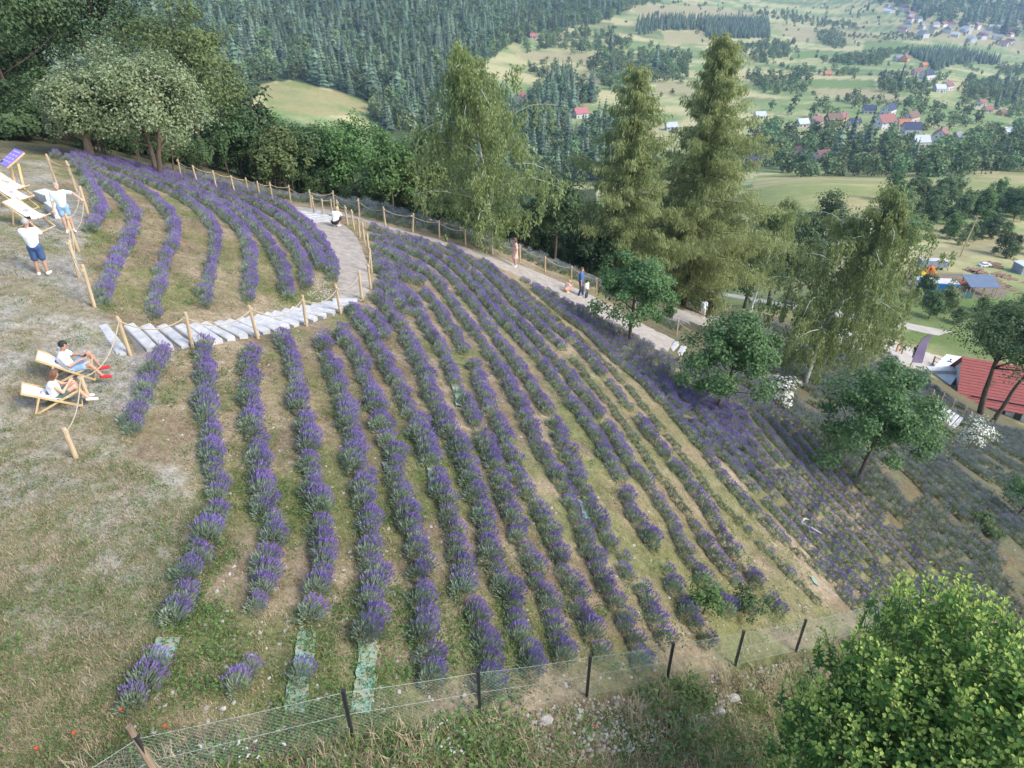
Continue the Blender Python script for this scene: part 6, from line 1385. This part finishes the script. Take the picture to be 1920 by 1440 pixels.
def spread(name, polys, ns, wts, label, cat, lo=.6, hi=1.3, seed=1, patch=None, tmax=60, forms_=None):
    PP = []; pk = []; g = np.random.default_rng(seed)
    for j, (pl, n) in enumerate(zip(polys, ns)):
        P_, _ = ground_scatter(n, pl, None, tmax, seed+j); 
        if patch is not None: P_ = P_[fbm(P_[:, 0]*patch, P_[:, 1]*patch, seed) > (.58 if name == 'field_weeds' else .47)]
        PP.append(P_)
    PP = np.vstack(PP); n = len(PP); kk = g.choice(len(wts), n, p=np.array(wts)/sum(wts))
    return scatter(name, PP+np.array([0, 0, .0]), g.uniform(0, 6.28, n), g.uniform(lo, hi, n), kk, forms_ or tf, label, cat)
spread('lawn_grass', [[(-60,300),(100,300),(170,420),(150,600),(300,700),(240,860),(-60,860)], [(-60,860),(240,860),(380,960),(260,1300),(150,1480),(-60,1480)]], [1600, 5000], [4,4,4,4,4,4,.3,.3,.3], 'short dry grass of the worn lawn', 'grass', .5, 1.1, 1)
spread('field_grass', [LOWF, FIELD_PX], [4500, 1500], [.6,.6,.6,5,5,5,.5,.5,.5], 'dry straw and sparse grass between the lavender rows', 'grass', .5, 1.2, 5)
spread('field_weeds', [LOWF, FIELD_PX], [4200, 900], [1,1,1,0,0,0,4,4,4], 'green weeds growing in patches between the rows', 'weeds', .5, 1.2, 9, .7)
# rough bank below the wire fence
BANK = [(150,1440),(430,1420),(660,1400),(900,1355),(1100,1318),(1380,1262),(1500,1232),(1560,1300),(1480,1440),(1480,1520),(150,1520)]
bf = []
for i in range(3): V, Fs = tuft(40+i, 40, .32, .16, .006, None, .6); bf.append(proto('bank_form_%d' % i, mkmesh('b', V, Fs, [gr_m, dry_m, weed_m][i])))
for i in range(3): V, Fq_ = weed_mesh(50+i, 70, .16, .075); bf.append(proto('bank_form_%d' % (3+i), mkmesh('b', V, [Fq_], [weed_m, lf_mid, weed_m][i])))
spread('bank_weeds', [BANK], [1300], [2,5,1,1.5,1,1.5], 'tall grass and weeds on the bank below the wire fence', 'weeds', .5, 1.3, 13, .9, forms_=bf)
spread('bank_grass', [BANK], [2200], [1,1,1,6,6,6,1,1,1], 'short grass on the bank below the wire fence', 'grass', .8, 1.6, 15)
stone_m = M('pale_limestone', (.42,.39,.35), .9, (.29,.265,.235), 5, .4, 25)
def stone_mesh(seed, r_):
    g = np.random.default_rng(seed); b_ = []; 
    th = np.linspace(0, 2*math.pi, 8)[:-1]
    V = [(0, 0, -.5)]
    for z_, rr in ((-.25, .85), (.15, 1.0), (.42, .6)):
        for a in th: q_ = rr*g.uniform(.75, 1.2); V.append((math.cos(a+z_)*q_, math.sin(a+z_)*q_*.75, z_*g.uniform(.8, 1.2)))
    V.append((g.normal(0, .1), g.normal(0, .1), .55)); V = np.array(V)*r_; n = 7; q_ = []; t3 = []
    for k in range(n):
        t3.append([0, 1+(k+1) % n, 1+k]); t3.append([22, 15+k, 15+(k+1) % n])
        for l_ in (0, 1): q_.append([1+l_*n+k, 1+l_*n+(k+1) % n, 8+l_*n+(k+1) % n, 8+l_*n+k])
    return V, [np.array(q_), np.array(t3)]
sf = []
for i in range(4): V, Fs = stone_mesh(i, .055); sf.append(proto('stone_form_%d' % i, mkmesh('s', V, Fs, stone_m)))
RUB = [(720,1400),(930,1350),(1110,1310),(1370,1260),(1480,1240),(1500,1300),(1380,1330),(1200,1400),(1050,1440),(760,1420)]
spread('rubble', [RUB, LOWF, [(585,520),(625,530),(615,560),(570,570)]], [1300, 900, 150], [1,1,1,1], 'small pale stones scattered over bank and field', 'stones', .25, 1.0, 21, forms_=sf)
ST = ((1022,1352,2.6),(1085,1342,2.2),(1000,1395,1.9),(1130,1380,2.4),(1405,1290,2.3),(1375,1310,2.8),(1440,1285,2.0),(1350,1335,2.2),(870,1385,1.6),(270,1430,2.4),(1180,1405,2.0),(960,1430,1.8))
for k, (u, v, s_) in enumerate(ST):
    V, Fs = stone_mesh(100+k, .055*s_); o = mkobj('stone', mkmesh('stone', V, Fs, stone_m), None, at(u, v)+np.array([0, 0, .02]), k*1.3); tag(o, 'pale angular stone, %s from the left among the larger stones below the wire fence' % ordinal(1+sorted(ST).index((u, v, s_))), 'stone', 'stones on the bank')
fab_m = M('teal_weed_fabric', (.17,.34,.27), .8, (.30,.26,.18), 6, .3, 40)
def fabric(label, a, b, wd):
    A_ = resample(world_line([a, ((a[0]+b[0])/2+3, (a[1]+b[1])/2), b]), .1); g = np.random.default_rng(int(a[0])); d = np.gradient(A_[:, :2], axis=0); nrm = unit(np.stack([-d[:, 1], d[:, 0]], -1)); V = []
    for p, n_ in zip(A_, nrm):
        for f in (-.5, -.17, .17, .5):
            q_ = p[:2]+n_*wd*(f+g.normal(0, .04)); V.append((q_[0], q_[1], float(gz(q_[0], q_[1]))+.035+g.uniform(0, .03)))
    V = np.array(V); m = 4; Fq_ = np.array([[i*m+j, i*m+j+1, i*m+m+j+1, i*m+m+j] for i in range(len(A_)-1) for j in range(3)])
    o = mkobj('weed_fabric', mkmesh('weed_fabric', np.vstack([V, V-np.array([0, 0, .004])]), [Fq_, Fq_[:, ::-1]+len(V)], fab_m, smooth=True)); return tag(o, label, 'fabric', 'strips of weed fabric')
fabric('long teal strip of weed fabric at the foot of the fifth row', (692,1200), (676,1345), .30); fabric('teal strip of weed fabric at the foot of the fourth row', (578,1185), (550,1340), .30); fabric('short teal strip of weed fabric in the second row', (318,1195), (292,1255), .34); fabric('teal scrap of weed fabric by the wooden stake', (402,1395), (375,1440), .25)
fabric('small teal scrap of fabric in the sixth row gap', (722,868), (730,890), .2); fabric('teal strip of fabric in the seventh row gap', (808,875), (812,925), .2); fabric('teal strip of fabric beside the ninth row', (852,722), (862,765), .22); fabric('teal strip of fabric low in the seventh row', (858,1065), (862,1110), .16); fabric('teal scrap of fabric beside the eleventh row', (1088,938), (1100,975), .18); fabric('teal scrap of fabric among the sparse plants on the right', (1518,1080), (1532,1100), .2)
# driftwood root, poppies, daisies, litter
wd_m = M('bleached_wood', (.48,.46,.43), .9, (.34,.32,.30), 6, .4, 20, stretch=(.3, 2, 2)); dp = at(1505,990); t = thing('dead_branch', 'bleached dead branch lying between the right hand rows', 'branch', dp)
MB().tube([(-.5, .35, .05), (-.15, .1, .14), (.2, -.1, .10), (.55, -.35, .06)], [.05, .09, .07, .02], 7).build('stem', wd_m, t); MB().tube([(-.1, .08, .14), (.1, .25, .22), (.3, .3, .12)], [.05, .035, .012], 6).build('limb', wd_m, t); MB().tube([(.1, -.05, .12), (.1, -.3, .16), (-.05, -.5, .05)], [.05, .03, .012], 6).build('limb', wd_m, t)
pop_m = M('poppy_red', (.72,.07,.02), .7, None, 30, 0)
for k, (u, v, lab) in enumerate(((233,1336,'red poppy left of the wooden stake'), (145,1380,'red poppy low on the lawn'), (76,1409,'red poppy at the lower left corner'), (315,1366,'red poppy behind the wire fence'), (1337,1195,'red poppy by the right part of the wire fence'), (1115,1365,'red poppy on the stony bank'), (1228,1268,'pink poppy at the foot of the fence'))):
    p = at(u, v+6); t = thing('poppy', lab, 'flower', p); t.scale = (.55,)*3; MB().tube([(0, 0, 0), (.01, 0, .16), (0, 0, .26)], .004, 4).build('stem', weed_m, t); g = np.random.default_rng(k); m = 6; a = np.arange(m)*6.283/m
    P_ = np.tile(np.array([[0, 0, .25]]), (m, 1)); D_ = np.stack([np.cos(a), np.sin(a), np.full(m, .45)], -1); V, Fq_ = leaves(P_, unit(np.stack([-np.cos(a)*.4, -np.sin(a)*.4, np.ones(m)], -1)), .055, .07, g, .15, D_, True); mkobj('petals', mkmesh('petals', V, [Fq_], pop_m), t)
dz_form = []
for i in range(2):
    g = np.random.default_rng(i); P_ = np.stack([g.normal(0, .03, 3), g.normal(0, .03, 3), g.uniform(.18, .3, 3)], -1); V = []; Fq_ = []; n0 = 0
    for p in P_:
        a = np.arange(6)*1.047; D_ = np.stack([np.cos(a), np.sin(a), np.full(6, .1)], -1); v1, f1 = leaves(np.tile(p, (6, 1)), np.tile([[0, 0, 1.]], (6, 1)), .022, .02, g, .05, D_); V.append(v1); Fq_.append(f1+n0); n0 += len(v1)
    dz_form.append(proto('daisy_form_%d' % i, mkmesh('d', np.vstack(V), [np.vstack(Fq_)], lf_white)))
spread('daisies', [[(790,1360),(870,1370),(880,1430),(800,1420)], [(330,1410),(420,1400),(560,1410),(500,1440),(340,1440)]], [40, 18], [1, 1], 'white daisies in loose patches below the wire fence', 'flowers', .5, .9, 31, forms_=dz_form)
# ------------------------------------------------------------------ air between the hill and the far slopes
hm, N, L = newmat('valley_haze'); pvn = N.new('ShaderNodeVolumePrincipled')
pvn.inputs['Color'].default_value = (.52, .74, 1.0, 1); pvn.inputs['Density'].default_value = .00018; pvn.inputs['Anisotropy'].default_value = .25
ho = N.new('ShaderNodeOutputMaterial'); L.new(pvn.outputs[0], ho.inputs['Volume'])
zmin = float(gh2.min())-1.5
hb_ = MB().box((0, 1250, (zmin+320)/2), (5600, 2900, 320-zmin)).build('haze', hm); tag(hb_, 'thin bluish summer haze filling the valley', 'haze', kind='stuff')
